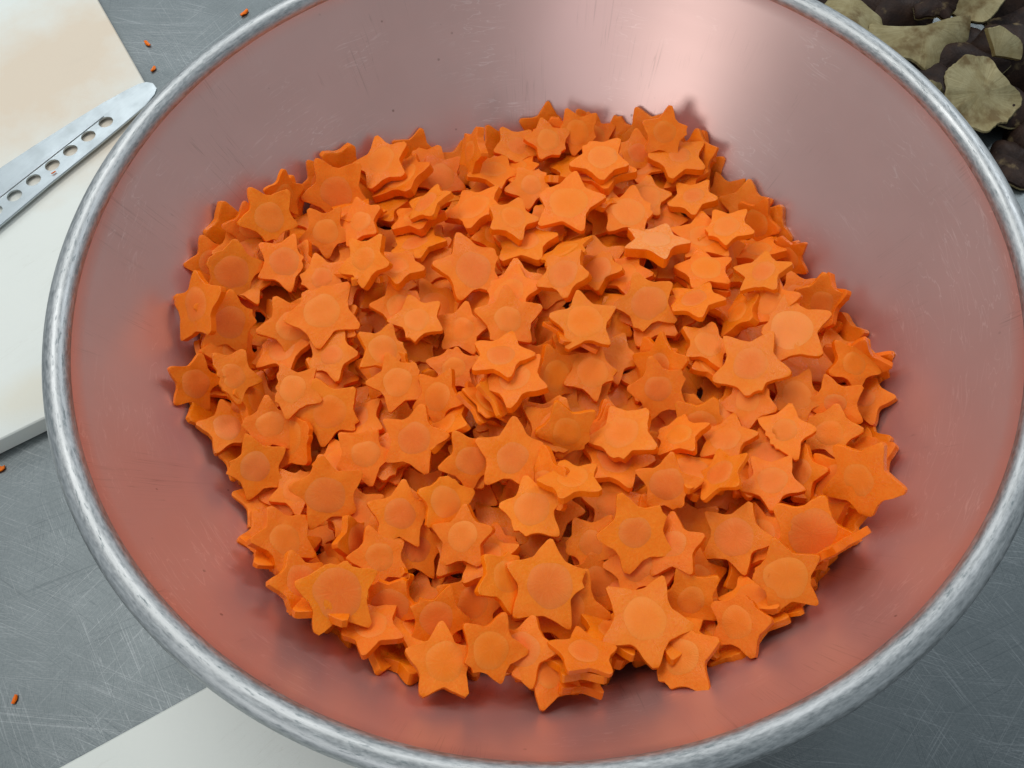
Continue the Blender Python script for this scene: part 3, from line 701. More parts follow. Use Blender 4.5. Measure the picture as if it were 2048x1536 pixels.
(0.1206,-0.12082,-0.06188,0.5199,-0.4272,0.1353,0.7273,0.869,'t',None,2),
(0.05301,0.01926,-0.07,0.7163,-0.0996,0.0397,-0.6895,0.871,'t',None,2),
(0.01783,0.1073,-0.07281,0.0242,0.0699,0.5175,0.8525,1.0,'k',None,2),
(0.11545,-0.02296,-0.06845,0.9793,-0.1524,0.096,-0.0919,0.939,'n',None,2),
(0.08763,-0.03568,-0.06439,0.818,-0.0355,-0.0964,-0.566,0.811,'b',None,2),
(0.00472,-0.15695,-0.05966,0.2438,0.0341,0.0697,0.9667,0.81,'t',None,2),
(-0.09681,-0.11209,-0.06474,0.7829,0.0542,-0.224,0.5779,0.783,'n',None,2),
(-0.08178,-0.02974,-0.06407,0.991,-0.1004,-0.0621,0.0629,0.908,'k',None,2),
(0.07519,-0.08996,-0.05778,0.2003,0.0038,-0.0606,0.9779,0.975,'n',None,2),
(0.14124,-0.03952,-0.07052,0.6984,-0.0166,0.022,-0.7152,0.91,'n',None,2),
(-0.124,-0.11094,-0.06602,0.8534,-0.1265,0.3759,0.3382,1.016,'n',None,2),
(-0.11158,-0.11748,-0.06439,0.9616,-0.2164,-0.1325,-0.105,0.971,'t',None,2),
(0.0325,-0.13195,-0.06116,0.7422,-0.0509,-0.3278,0.5823,0.85,'n',None,2),
(0.03727,0.00578,-0.06147,0.5291,-0.0378,0.1159,-0.8398,0.819,'n',None,2),
(-0.06475,-0.13725,-0.06095,0.8477,0.0001,-0.0875,-0.5231,1.007,'n',None,2),
(0.00745,-0.04415,-0.06033,0.4791,0.0082,-0.1748,0.8601,0.781,'b',None,2),
(0.10994,0.0419,-0.07839,0.6731,0.1017,0.2761,0.6785,0.939,'k',None,2),
(0.06545,-0.04057,-0.05981,0.3214,0.0259,0.004,0.9466,0.866,'b',None,2),
(0.08683,-0.05696,-0.06314,0.3318,-0.029,0.0582,-0.9411,0.947,'t',None,2),
(-0.14394,0.05373,-0.06325,0.2286,-0.181,0.0106,0.9565,0.924,'n',None,2),
(0.06422,0.10126,-0.07661,0.4535,0.0131,0.0486,-0.8898,0.906,'n',None,2),
(-0.10333,-0.13474,-0.05345,0.8067,-0.0779,0.4416,0.385,0.989,'k',None,2),
(0.12928,-0.11515,-0.05548,0.877,-0.2366,-0.4166,0.0353,0.832,'b',None,2),
(0.03529,-0.01687,-0.0602,0.726,-0.0161,0.0409,-0.6863,0.903,'n',None,2),
(0.01627,0.04691,-0.06643,0.9685,-0.2175,-0.0031,0.1213,0.983,'n',None,2),
(0.04898,0.04486,-0.06959,0.4446,-0.0347,0.1249,0.8863,1.003,'b',None,2),
(0.13409,0.07229,-0.08102,0.0027,-0.3225,-0.2641,0.909,0.969,'k',None,2),
(0.01889,-0.14338,-0.06297,0.6164,0.0695,0.1395,-0.7719,0.838,'k',None,2),
(0.07611,-0.0086,-0.06693,0.9783,-0.142,-0.0206,-0.1494,0.935,'n',None,2),
(-0.13871,0.00035,-0.0664,0.976,-0.1418,-0.0102,-0.1652,0.976,'n',None,2),
(0.00719,0.03014,-0.06168,0.612,-0.0272,0.1305,-0.7795,0.857,'t',None,2),
(0.02606,-0.06934,-0.06108,0.4592,0.078,-0.1257,0.8759,0.893,'t',None,2),
(0.13725,-0.06599,-0.06921,0.8076,-0.024,0.0075,0.5892,0.782,'b',None,2),
(0.07453,0.13959,-0.07245,0.5649,0.0327,-0.4304,0.7033,1.019,'n',None,2),
(-0.07782,-0.00861,-0.06215,0.7605,-0.082,-0.0312,-0.6434,0.866,'t',None,2),
(0.09953,-0.08052,-0.06473,0.0843,0.142,0.0508,0.985,0.965,'t',None,2),
(0.0116,-0.07779,-0.05852,0.9627,-0.0661,0.0496,0.2578,0.886,'n',None,2),
(0.04711,0.09037,-0.07103,0.8231,-0.2044,0.1688,0.5021,0.988,'n',None,2),
(0.03938,-0.16047,-0.05819,0.319,0.0237,-0.3036,-0.8975,0.867,'k',None,2),
(-0.08186,0.0174,-0.06475,0.9593,0.1013,-0.0012,-0.2635,0.79,'t',None,2),
(-0.10325,0.03691,-0.05934,0.7918,0.036,-0.0816,0.6043,0.903,'n',None,2),
(-0.13352,-0.10026,-0.06189,0.6717,-0.2869,0.1394,-0.6686,0.91,'t',None,2),
(-0.0551,-0.02923,-0.06023,0.8859,0.2638,0.265,-0.2745,0.873,'n',None,2),
(-0.08009,0.06761,-0.06898,0.8809,0.054,0.0642,0.4658,0.909,'b',None,2),
(-0.07332,-0.09155,-0.06474,0.6546,-0.2303,-0.2097,0.6888,0.887,'b',None,2),
(-0.13601,0.09194,-0.06044,0.0535,-0.3359,0.1849,-0.922,0.793,'k',None,2),
(0.00149,0.14572,-0.08638,0.3226,0.2031,-0.1188,0.9168,0.978,'n',None,2),
(-0.01388,0.01922,-0.06285,0.9746,-0.0841,0.0755,0.1931,0.961,'b',None,2),
(0.11449,0.09876,-0.08224,0.8642,0.3607,-0.0509,-0.3471,0.818,'t',None,2),
(0.12468,0.08567,-0.07861,0.2851,-0.1979,-0.3081,0.8858,0.964,'n',None,2),
(-0.07907,-0.15943,-0.0465,0.8305,-0.3539,0.3631,-0.2308,0.808,'n',None,2),
(-0.00245,-0.09793,-0.05317,0.4041,0.003,-0.0043,0.9147,0.98,'n',None,2),
(0.0704,0.12559,-0.07871,0.7632,0.1289,0.0355,0.6322,0.794,'b',None,2),
(-0.09751,-0.03209,-0.06372,0.0671,-0.0165,0.0852,-0.994,0.786,'n',None,2),
(0.06154,-0.11102,-0.05804,0.5805,0.0505,0.128,-0.8026,0.882,'n',None,2),
(-0.05253,-0.16544,-0.04944,0.7974,-0.4021,0.0737,-0.4439,0.887,'t',None,2),
(0.13838,-0.02667,-0.06809,0.3525,-0.1159,0.0165,-0.9285,0.86,'b',None,2),
(-0.0099,-0.07304,-0.0575,0.042,0.203,-0.0776,-0.9752,0.837,'k',None,2),
(-0.07417,-0.04668,-0.05896,0.7704,-0.0876,-0.0295,0.6308,0.919,'t',None,2),
(0.11356,-0.04656,-0.06807,0.938,0.1056,-0.1403,-0.2988,0.963,'t',None,2),
(0.07682,0.04317,-0.07008,0.796,-0.0377,-0.0098,-0.6041,0.928,'n',None,2),
(0.08399,-0.13197,-0.05475,0.3544,0.1466,-0.1133,0.9166,0.892,'b',None,2),
(-0.13739,-0.08107,-0.06524,0.5289,-0.24,0.0859,-0.8095,0.954,'t',None,2),
(-0.04164,0.08552,-0.0748,0.9786,-0.0482,0.0817,0.1824,1.0,'n',None,2),
(-0.05581,0.13249,-0.08714,0.4142,-0.0795,0.0015,-0.9067,1.0,'n',None,2),
(-0.03727,0.06885,-0.06992,0.075,0.0515,0.0969,0.9911,1.0,'n',None,2),
(-0.0799,-0.06241,-0.06113,0.532,-0.0133,-0.0041,0.8467,1.0,'n',None,2),
(0.03979,0.11048,-0.07594,0.268,-0.0632,0.1667,0.9468,1.0,'n',None,2),
(-0.02202,0.12705,-0.08587,0.875,-0.0069,-0.1278,0.4668,1.0,'n',None,2),
(0.00561,0.00113,-0.06455,0.4015,-0.1591,-0.0551,0.9002,1.0,'n',None,2),
(-0.10666,-0.06452,-0.06911,0.1433,-0.0903,-0.0752,0.9827,1.0,'n',None,2),
(-0.01117,0.07699,-0.07241,0.9049,-0.1421,-0.1829,-0.357,1.0,'n',None,2),
(0.01477,-0.16208,-0.05803,0.97,-0.1876,-0.0551,-0.1446,1.0,'n',None,2),
(0.1451,-0.00169,-0.07938,0.3191,-0.3532,-0.0334,0.8788,1.0,'n',None,2),
(0.02611,-0.10888,-0.06485,0.9723,0.0549,-0.1955,0.1154,1.0,'n',None,2),
(-0.05534,0.10675,-0.07818,0.8642,-0.1709,0.0947,0.4637,1.0,'n',None,2),
(-0.01376,0.00582,-0.05987,0.1052,0.0005,-0.037,0.9938,1.0,'n',None,2),
(0.02862,0.01448,-0.06118,0.812,-0.0472,-0.1854,-0.5515,1.0,'n',None,2),
(0.01877,0.08401,-0.07001,0.655,-0.0466,0.1066,0.7466,1.0,'n',None,2),
(-0.09378,0.05401,-0.06196,0.3871,-0.0224,0.0323,0.9212,1.0,'n',None,2),
(0.00835,-0.02846,-0.06043,0.787,0.0258,0.0342,0.6154,1.0,'n',None,2),
(0.01224,0.13383,-0.0862,0.9555,-0.1014,-0.0204,0.2764,1.0,'n',None,2),
(-0.09815,0.11316,-0.07448,0.2915,0.2669,-0.1608,0.9044,1.0,'n',None,2),
(-0.09735,0.07976,-0.06699,0.9483,-0.1921,-0.0111,-0.2525,1.0,'n',None,2),
(0.10524,0.02395,-0.07705,0.8572,0.0486,0.1401,0.4932,1.0,'n',None,2),
(-0.07317,0.12685,-0.08065,0.9393,0.0941,0.2234,-0.2427,1.0,'n',None,2),
(-0.14654,0.0655,-0.061,0.1664,-0.0946,0.0595,-0.9797,1.0,'n',None,2),
(0.01255,0.0626,-0.06869,0.963,-0.2298,-0.1408,0.0056,1.0,'n',None,2),
(-0.12432,0.06995,-0.06391,0.4537,0.0154,0.1786,0.8729,1.0,'n',None,2),
(0.0883,-0.10934,-0.05895,0.9517,-0.0568,0.0341,-0.2997,1.0,'n',None,2),
(-0.16142,-0.00557,-0.06456,0.4126,0.081,0.1105,0.9005,1.0,'n',None,2),
(-0.12218,0.00049,-0.06358,0.6898,-0.0767,-0.0155,0.7198,1.0,'n',None,2),
(-0.08212,-0.08584,-0.06424,0.9791,-0.0515,-0.1942,0.0327,1.0,'n',None,2),
(-0.11538,0.08491,-0.06634,0.557,0.062,0.0422,0.8271,1.0,'n',None,2),
(-0.10917,-0.00507,-0.06181,0.3889,0.1309,0.0662,-0.9095,1.0,'n',None,2),
(-0.1339,0.01811,-0.06504,0.9018,0.1297,-0.1878,0.3669,1.0,'n',None,2),
(-0.05277,0.03949,-0.06265,0.9911,-0.0824,-0.0751,0.0722,1.0,'n',None,2),
(-0.01274,-0.04473,-0.06066,0.0193,-0.0214,0.1413,0.9895,1.0,'n',None,2),
(-0.03226,0.04419,-0.06423,0.8628,-0.1597,0.1001,0.469,1.0,'n',None,2),
(0.08257,0.10524,-0.07747,0.0703,-0.1146,-0.0085,-0.9909,1.0,'n',None,2),
(0.12667,0.05423,-0.08662,0.9443,0.0735,-0.0189,0.3202,1.0,'n',None,2),
(0.11423,-0.06497,-0.06696,0.3374,-0.0939,-0.1021,-0.9311,1.0,'n',None,2),
(-0.06058,0.0132,-0.0621,0.8366,-0.0425,0.0819,-0.54,1.0,'n',None,2),
(-0.0526,-0.05193,-0.06251,0.9945,-0.0546,-0.0611,0.0658,1.0,'n',None,2),
(0.01628,-0.01708,-0.05711,0.9809,-0.1042,0.0637,-0.1514,1.0,'n',None,2),
(-0.08051,0.03183,-0.06143,0.8449,-0.0632,-0.0563,-0.5282,1.0,'n',None,2),
(-0.01264,0.09227,-0.0736,0.9808,-0.1722,-0.0845,0.0353,1.0,'n',None,2),
(0.04405,0.07758,-0.06803,0.8914,-0.0059,0.0012,-0.4532,1.0,'n',None,2),
(0.05383,-0.15454,-0.05671,0.9382,-0.1712,-0.0689,0.2927,1.0,'n',None,2),
(0.10197,-0.0209,-0.06571,0.8369,-0.0757,0.1133,-0.5301,1.0,'n',None,2),
(0.02028,-0.03995,-0.0595,0.5969,0.0393,0.0266,-0.8009,1.0,'n',None,2),
(-0.00773,0.03763,-0.06316,0.7765,-0.1287,0.0481,-0.615,1.0,'n',None,2),
(-0.06351,-0.09908,-0.0588,0.9216,0.1399,-0.0598,-0.3569,1.0,'n',None,2),
(0.00301,-0.06965,-0.05561,0.1356,0.0881,-0.1439,0.9763,1.0,'n',None,2),
(-0.06051,0.07065,-0.068,0.1026,0.0322,-0.0657,-0.992,1.0,'n',None,2),
(0.10653,-0.13032,-0.0564,0.7844,-0.2945,-0.1026,0.5362,1.0,'n',None,2),
(-0.02444,-0.0659,-0.055,0.7369,0.0107,0.0415,-0.6746,1.0,'n',None,2),
(-0.10896,-0.08124,-0.06877,0.9906,0.0935,-0.0224,0.0976,1.0,'n',None,2),
(0.09376,0.00017,-0.0699,0.6532,-0.0031,0.1446,0.7432,1.0,'n',None,2),
(0.12421,-0.08045,-0.06469,0.5502,0.0045,0.0537,0.8333,1.0,'n',None,2),
(0.05272,0.02861,-0.06629,0.5647,0.041,0.0428,0.8232,1.0,'n',None,2),
(0.12438,-0.10707,-0.06126,0.3653,-0.2694,0.2645,0.8509,1.0,'n',None,2),
(0.08348,0.02334,-0.06966,0.9282,0.0449,0.1616,0.332,1.0,'n',None,2),
(0.0301,0.1201,-0.07566,0.8999,-0.1107,-0.0662,-0.4165,1.0,'n',None,2),
(0.00749,0.06932,-0.06434,0.0409,-0.0222,0.0347,0.9983,1.0,'n',None,2),
(-0.02968,-0.02768,-0.0588,0.95,0.0289,-0.1281,0.2833,1.0,'n',None,2),
(-0.0288,0.01593,-0.05853,0.9476,-0.0949,-0.1473,0.267,1.0,'n',None,2),
(-0.14767,-0.02706,-0.0653,0.2733,0.0646,-0.1071,0.9538,1.0,'n',None,2),
(0.03473,0.04325,-0.0629,0.9298,0.0138,0.055,-0.3636,1.0,'n',None,2),
(0.15147,-0.02046,-0.07089,0.8903,0.0795,-0.1157,-0.4332,1.0,'n',None,2),
(-0.08895,-0.0965,-0.0584,0.053,-0.0979,0.0365,-0.9931,0.982,'t',None,1),
(-0.09331,-0.09436,-0.05394,0.0341,0.1061,-0.0534,0.9923,0.982,'n',None,1),
(-0.10701,-0.13453,-0.04518,0.7989,-0.4325,-0.0788,-0.4105,1.03,'t',None,1),
(-0.09987,-0.14077,-0.03491,0.7742,-0.4022,-0.0999,-0.4784,1.03,'n',None,1),
(-0.05951,-0.09759,-0.05422,0.6834,0.2695,0.233,-0.6372,0.879,'b',None,1),
(-0.05479,-0.10229,-0.05181,0.6784,0.3177,0.1871,-0.6354,0.879,'n',None,1),
(0.02497,-0.10029,-0.05754,0.832,-0.067,-0.0664,-0.5468,0.888,'n',None,1),
(0.02646,-0.09905,-0.05327,0.8712,-0.0698,-0.0325,-0.4849,0.888,'n',None,1),
(-0.13216,-0.04712,-0.06333,0.4218,0.2574,0.0158,-0.8692,1.004,'t',None,1),
(-0.12523,-0.05268,-0.0577,0.4176,0.2799,0.0405,-0.8635,1.004,'n',None,1),
(0.01921,-0.00507,-0.0556,0.4778,-0.2849,-0.0957,-0.8255,0.891,'n',None,1),
(0.01564,-0.00979,-0.04635,0.4375,-0.3012,-0.1392,-0.8358,0.891,'t',None,1),
(-0.07926,-0.13085,-0.05928,0.9467,0.0094,-0.2924,0.1348,0.947,'n',None,1),
(-0.08138,-0.12615,-0.05565,0.9494,0.0441,-0.3083,0.0417,0.947,'t',None,1),
(-0.16028,-0.00392,-0.05919,0.1457,-0.3708,0.1274,-0.9083,0.997,'b',None,1),
(-0.15777,-0.00101,-0.05551,0.1412,-0.373,0.1516,-0.9044,0.997,'n',None,1),
(0.0826,-0.14771,-0.04767,0.8548,-0.2687,-0.2613,-0.3589,0.825,'t',None,1),
(0.07933,-0.14829,-0.04304,0.8709,-0.2211,-0.2452,-0.364,0.825,'n',None,1),
(0.06786,-0.05492,-0.05861,0.3947,0.2046,0.1954,-0.8742,0.986,'t',None,1),
(0.07273,-0.06035,-0.05671,0.174,0.1611,0.2703,-0.9331,0.986,'n',None,1),
(-0.13135,0.00381,-0.0601,0.7363,0.0198,-0.1336,-0.663,0.867,'k',None,1),
(-0.13127,-0.00375,-0.05394,0.8155,-0.0062,-0.0912,-0.5714,0.867,'n',None,1),
(0.06332,-0.13065,-0.05747,0.0922,0.1887,-0.0484,0.9765,0.919,'t',None,1),
(0.05968,-0.13569,-0.05307,0.1494,0.2139,-0.0566,0.9637,0.919,'n',None,1),
(0.02098,-0.15987,-0.05298,0.063,-0.1734,-0.2936,-0.938,0.977,'k',None,1),
(0.02,-0.15832,-0.0465,0.239,-0.223,-0.3049,-0.8945,0.977,'n',None,1),
(-0.07915,-0.01961,-0.0581,0.1765,-0.1002,-0.2483,0.9472,0.99,'t',None,1),
(-0.07803,-0.01947,-0.05362,0.1692,-0.1206,-0.2696,0.9403,0.99,'n',None,1),
(-0.0372,-0.14171,-0.05886,0.9493,0.1749,-0.0563,0.2552,0.941,'n',None,1),
(-0.0396,-0.13919,-0.05408,0.9832,0.1639,-0.0485,0.0638,0.941,'n',None,1),
(-0.0109,0.12752,-0.07949,0.8276,-0.206,0.0278,0.5214,1.014,'n',None,1),
(-0.00663,0.12017,-0.07123,0.883,-0.2243,-0.0113,0.4122,1.014,'t',None,1),
(0.03122,-0.05938,-0.05655,0.9397,0.1678,0.1219,0.2721,0.922,'n',None,1),
(0.0303,-0.06374,-0.05389,0.958,0.1668,0.1291,0.1942,0.922,'t',None,1),
(0.09841,0.01116,-0.06912,0.6641,-0.2894,0.0471,-0.6877,0.856,'t',None,1),
(0.09759,0.00779,-0.06238,0.6542,-0.3053,0.0616,-0.6892,0.856,'n',None,1),
(0.11699,-0.02736,-0.06244,0.3432,0.1097,0.0008,0.9328,1.004,'k',None,1),
(0.11355,-0.03206,-0.0581,0.3442,0.0947,-0.0366,0.9334,1.004,'t',None,1),
(0.03888,0.09336,-0.0639,0.8278,-0.0211,0.1515,0.5398,0.86,'k',None,1),
(0.0378,0.08401,-0.05626,0.8854,-0.0337,0.1792,0.4277,0.86,'n',None,1),
(-0.1261,-0.0794,-0.06532,0.5925,-0.0455,0.0338,-0.8036,0.802,'t',None,1),
(-0.12258,-0.07737,-0.06232,0.7486,-0.0538,0.0535,-0.6587,0.802,'n',None,1),
(0.12915,-0.0565,-0.06381,0.5281,0.1152,0.097,0.8357,0.786,'k',None,1),
(0.13108,-0.05909,-0.05903,0.4934,0.1564,0.0665,0.853,0.786,'n',None,1),
(0.09311,-0.12221,-0.05224,0.3287,-0.2613,-0.0736,0.9046,1.001,'n',None,1),
(0.08882,-0.11994,-0.04912,0.1792,-0.2878,0.0155,0.9406,1.001,'n',None,1),
(-0.01197,-0.14129,-0.05626,0.2712,0.1032,-0.3409,0.8942,0.891,'b',None,1),
(-0.01172,-0.14034,-0.05169,0.2468,0.1121,-0.3559,0.8944,0.891,'t',None,1),
(-0.15571,0.03918,-0.05414,0.9286,0.1034,0.1166,0.3367,0.791,'n',None,1),
(-0.15271,0.03676,-0.05141,0.9855,0.0265,0.1376,0.096,0.791,'t',None,1),
(0.04874,0.03631,-0.06209,0.6368,-0.0454,-0.1022,-0.7629,0.905,'t',None,1),
(0.04688,0.03105,-0.05733,0.7145,-0.0022,-0.102,-0.6921,0.905,'n',None,1),
(-0.00797,-0.08716,-0.04935,0.1315,-0.2823,-0.1253,0.942,1.001,'t',None,1),
(-0.00377,-0.09069,-0.04252,0.1928,-0.3081,-0.1441,0.9204,1.001,'n',None,1),
(0.05385,-0.02737,-0.0573,0.8978,0.0639,-0.4177,0.1243,1.004,'n',None,1),
(0.05657,-0.03082,-0.04966,0.9093,0.1326,-0.3941,-0.0193,1.004,'t',None,1),
(0.10119,0.11933,-0.07377,0.3628,-0.3212,-0.3224,0.8132,0.932,'n',None,1),
(0.09891,0.11863,-0.06945,0.3183,-0.3161,-0.3387,0.8271,0.932,'t',None,1),
(-0.05611,0.1282,-0.08092,0.762,0.0167,0.2385,-0.6018,1.007,'n',None,1),
(-0.05682,0.12853,-0.07579,0.7639,-0.0046,0.2358,-0.6007,1.007,'n',None,1),
(-0.02922,-0.11785,-0.05217,0.8595,-0.0997,-0.1626,-0.4741,0.885,'k',None,1),
(-0.03244,-0.12299,-0.04561,0.847,-0.093,-0.1811,-0.4911,0.885,'n',None,1),
(0.08564,-0.02348,-0.06174,0.2732,0.1578,0.1827,0.9312,0.85,'t',None,1),
(0.08234,-0.02695,-0.0549,0.3533,0.1482,0.1814,0.9057,0.85,'n',None,1),
(0.06453,-0.08707,-0.05308,0.8989,-0.1799,0.2135,0.3378,0.976,'k',None,1),
(0.06334,-0.0872,-0.04621,0.9097,-0.227,0.1618,0.3078,0.976,'n',None,1),
(-0.09843,0.08667,-0.06525,0.2135,-0.0746,0.1941,0.9545,1.027,'t',None,1),
(-0.09868,0.08501,-0.05967,0.3487,-0.0828,0.2237,0.9064,1.027,'n',None,1),
(-0.05491,0.01803,-0.05884,0.0011,0.1461,-0.0871,0.9854,0.974,'t',None,1),
(-0.05306,0.01841,-0.05597,0.1105,-0.1614,0.0853,-0.977,0.974,'t',None,1),
(-0.12684,0.05064,-0.05798,0.7426,0.1579,0.0221,-0.6505,0.795,'k',None,1),
(-0.13051,0.04793,-0.05452,0.7337,0.1814,0.0477,-0.6531,0.795,'n',None,1),
(0.1499,0.01409,-0.07361,0.7772,-0.2928,-0.4312,0.3527,1.009,'n',None,1),
(0.14877,0.0083,-0.06437,0.7515,-0.2975,-0.4138,0.419,1.009,'n',None,1),
(0.07099,0.12234,-0.07399,0.0044,-0.1775,0.0447,0.9831,0.874,'t',None,1),
(0.06827,0.11526,-0.07058,0.0096,0.171,-0.074,-0.9824,0.874,'t',None,1),
(-0.09153,0.04045,-0.05522,0.5395,-0.2444,-0.2948,-0.7499,0.871,'b',None,1),
(-0.08535,0.03178,-0.04424,0.4758,-0.1839,-0.3046,-0.8044,0.871,'n',None,1),
(-0.01185,0.02608,-0.05554,0.7454,-0.0838,-0.1098,0.6521,1.008,'n',None,1),
(-0.0136,0.01946,-0.05067,0.7917,-0.0951,-0.0856,0.5973,1.008,'n',None,1),
(-0.04278,-0.0218,-0.05621,0.4756,0.037,0.0931,-0.8739,0.797,'t',None,1),
(-0.0446,-0.02167,-0.05281,0.4525,0.0482,0.0854,-0.8864,0.797,'n',None,1),
(-0.10467,-0.06604,-0.06298,0.1235,0.0804,-0.0702,-0.9866,0.78,'n',None,1),
(-0.1007,-0.06488,-0.05808,0.0584,0.0715,-0.0849,-0.9921,0.78,'n',None,1),
(-0.13351,0.09343,-0.05376,0.0927,0.4656,-0.2747,0.8362,0.788,'k',None,1),
(-0.13393,0.08995,-0.04644,0.0012,0.4578,-0.3334,0.8242,0.788,'t',None,1),
(0.09306,-0.0892,-0.0573,0.2761,0.0649,0.1808,0.9417,0.835,'n',None,1),
(0.09118,-0.08933,-0.05234,0.0178,0.0361,0.1886,0.9812,0.835,'t',None,1),
(-0.05413,-0.04916,-0.05826,0.1833,-0.2704,0.1778,0.9283,0.978,'n',None,1),
(-0.04937,-0.05471,-0.04733,0.0103,0.2537,-0.2027,-0.9458,0.978,'n',None,1),
(0.10869,0.06349,-0.08001,0.3844,-0.081,0.3262,-0.8598,0.972,'b',None,1),
(0.10221,0.04891,-0.0686,0.4259,-0.0926,0.3095,-0.8451,0.972,'n',None,1),
(0.03794,-0.13503,-0.05442,0.4682,0.1438,-0.0989,-0.8662,0.985,'n',None,1),
(0.03402,-0.13875,-0.05098,0.4342,0.1212,-0.0981,-0.8872,0.985,'n',None,1),
(0.12406,-0.09701,-0.05997,0.7586,-0.2163,-0.1114,-0.6044,0.88,'t',None,1),
(0.12202,-0.09706,-0.05535,0.6963,-0.1909,-0.1174,-0.6819,0.88,'n',None,1),
(-0.12456,-0.10768,-0.05873,0.5507,-0.3524,-0.1596,-0.7396,1.018,'k',None,1),
(-0.12524,-0.11266,-0.04748,0.4291,-0.373,-0.1757,-0.8037,1.018,'t',None,1),
(-0.0231,0.07072,-0.068,0.1151,-0.2025,0.1049,-0.9668,0.815,'t',None,1),
(-0.02094,0.06584,-0.06327,0.141,-0.2023,0.1472,-0.9579,0.815,'n',None,1),
(0.01256,0.04908,-0.05972,0.8991,-0.3408,-0.0618,0.2679,0.997,'b',None,1),
(0.01539,0.04092,-0.04764,0.9151,-0.3412,-0.1219,0.1772,0.997,'t',None,1),
(0.1596,-0.03383,-0.06236,0.4882,0.0869,-0.5591,0.6645,1.008,'n',None,1),
(0.15359,-0.03263,-0.05475,0.2754,-0.091,-0.5696,0.769,1.008,'n',None,1),
(-0.00932,-0.16883,-0.05486,0.0215,0.0504,-0.4684,-0.8818,0.799,'t',None,1),
(-0.01041,-0.17002,-0.0462,0.2269,-0.0475,-0.4749,-0.8489,0.799,'n',None,1),
(0.01601,-0.1284,-0.05903,0.2588,0.0654,0.2035,-0.942,0.84,'n',None,1),
(0.0147,-0.13338,-0.0546,0.4043,0.0868,0.1666,-0.8951,0.84,'n',None,1),
(0.07446,0.07322,-0.07547,0.831,0.0169,0.0433,-0.5543,0.786,'b',None,1),
(0.07435,0.0725,-0.07145,0.8144,0.0019,-0.0108,-0.5802,0.786,'n',None,1),
(-0.02423,-0.04747,-0.05351,0.8409,0.0097,-0.0476,-0.5389,0.867,'k',None,1),
(-0.02185,-0.05025,-0.04892,0.9358,-0.0043,-0.0336,-0.351,0.867,'t',None,1),
(-0.10441,0.00692,-0.0545,0.6973,-0.0592,-0.1434,0.6998,0.781,'k',None,1),
(-0.10249,0.00699,-0.04933,0.6039,-0.0563,-0.1668,0.7774,0.781,'t',None,1),
(0.05225,-0.15926,-0.05089,0.1903,0.0153,0.3198,0.928,1.012,'t',None,1),
(0.04536,-0.16068,-0.04414,0.0009,0.0512,0.2935,0.9546,1.012,'n',None,1),
(0.049,-0.10673,-0.05502,0.8998,-0.0921,0.1089,-0.4124,0.871,'n',None,1),
(0.04451,-0.10868,-0.0493,0.9474,-0.0858,0.1196,-0.2841,0.871,'n',None,1),
(-0.00304,-0.02355,-0.05602,0.0715,-0.0918,-0.2013,-0.9726,0.799,'b',None,1),
(-0.00742,-0.02584,-0.05013,0.07,-0.1375,-0.1989,-0.9678,0.799,'t',None,1),
(-0.05617,0.05354,-0.06062,0.5752,0.099,0.0527,-0.8103,0.846,'n',None,1),
(-0.05485,0.04654,-0.05792,0.564,0.0474,0.0582,-0.8223,0.846,'t',None,1),
(0.14748,-0.08093,-0.05938,0.7429,0.0973,-0.3234,-0.578,0.915,'t',None,1),
(0.1473,-0.08443,-0.05328,0.7589,0.1111,-0.3731,-0.5221,0.915,'n',None,1),
(-0.10637,-0.02429,-0.05908,0.9799,-0.0136,0.1691,0.1053,0.819,'n',None,1),
(-0.10681,-0.02081,-0.05453,0.9814,-0.058,0.1829,-0.0002,0.819,'n',None,1),
(-0.04523,-0.1665,-0.04744,0.6941,-0.5872,-0.4147,-0.0379,0.906,'t',None,1),
(-0.04608,-0.1681,-0.04084,0.6865,-0.6274,-0.3674,-0.0024,0.906,'n',None,1),
(0.13931,0.0498,-0.07956,0.5487,-0.1086,-0.4708,0.6823,0.781,'k',None,1),
(0.14022,0.04546,-0.07392,0.5773,-0.0912,-0.5289,0.6154,0.781,'t',None,1),
(0.02329,0.14547,-0.0781,0.475,0.2919,0.4014,-0.7267,0.806,'k',None,1),
(0.01966,0.14322,-0.07239,0.4001,0.2477,0.4455,-0.7617,0.806,'n',None,1),
(-0.07843,-0.06631,-0.05761,0.2885,0.0307,-0.004,0.957,0.917,'t',None,1),
(-0.07968,-0.06635,-0.05412,0.3532,0.0298,-0.0207,0.9349,0.917,'n',None,1),
(-0.06122,-0.14884,-0.05298,0.9486,-0.193,0.223,-0.1151,1.022,'t',None,1),
(-0.06404,-0.14862,-0.04771,0.9358,-0.2199,0.1956,-0.1939,1.022,'t',None,1),
(0.11618,-0.12974,-0.04509,0.3683,-0.5244,0.3692,0.6731,0.967,'k',None,1),
(0.11465,-0.1332,-0.02834,0.3284,-0.5043,0.4149,0.6824,0.967,'n',None,1),
(0.0961,-0.05675,-0.06065,0.0626,0.0279,0.0174,0.9975,0.946,'n',None,1),
(0.09099,-0.05465,-0.05461,0.1095,0.0367,0.0014,0.9933,0.946,'n',None,1),
(0.06886,0.01034,-0.06587,0.5365,-0.2534,-0.276,0.7562,0.786,'t',None,1),
(0.06981,0.00471,-0.06152,0.4763,-0.2567,-0.2218,0.8112,0.786,'t',None,1),
(-0.03475,-0.07297,-0.05237,0.9082,0.0494,-0.0836,0.4071,0.82,'b',None,1),
(-0.03733,-0.07551,-0.04954,0.8343,0.0374,-0.0829,0.5437,0.82,'n',None,1),
(-0.00071,-0.0585,-0.04834,0.3826,0.1159,-0.0707,0.9139,0.942,'n',None,1),
(0.00232,-0.06155,-0.04553,0.302,0.1029,-0.0858,0.9439,0.942,'n',None,1),
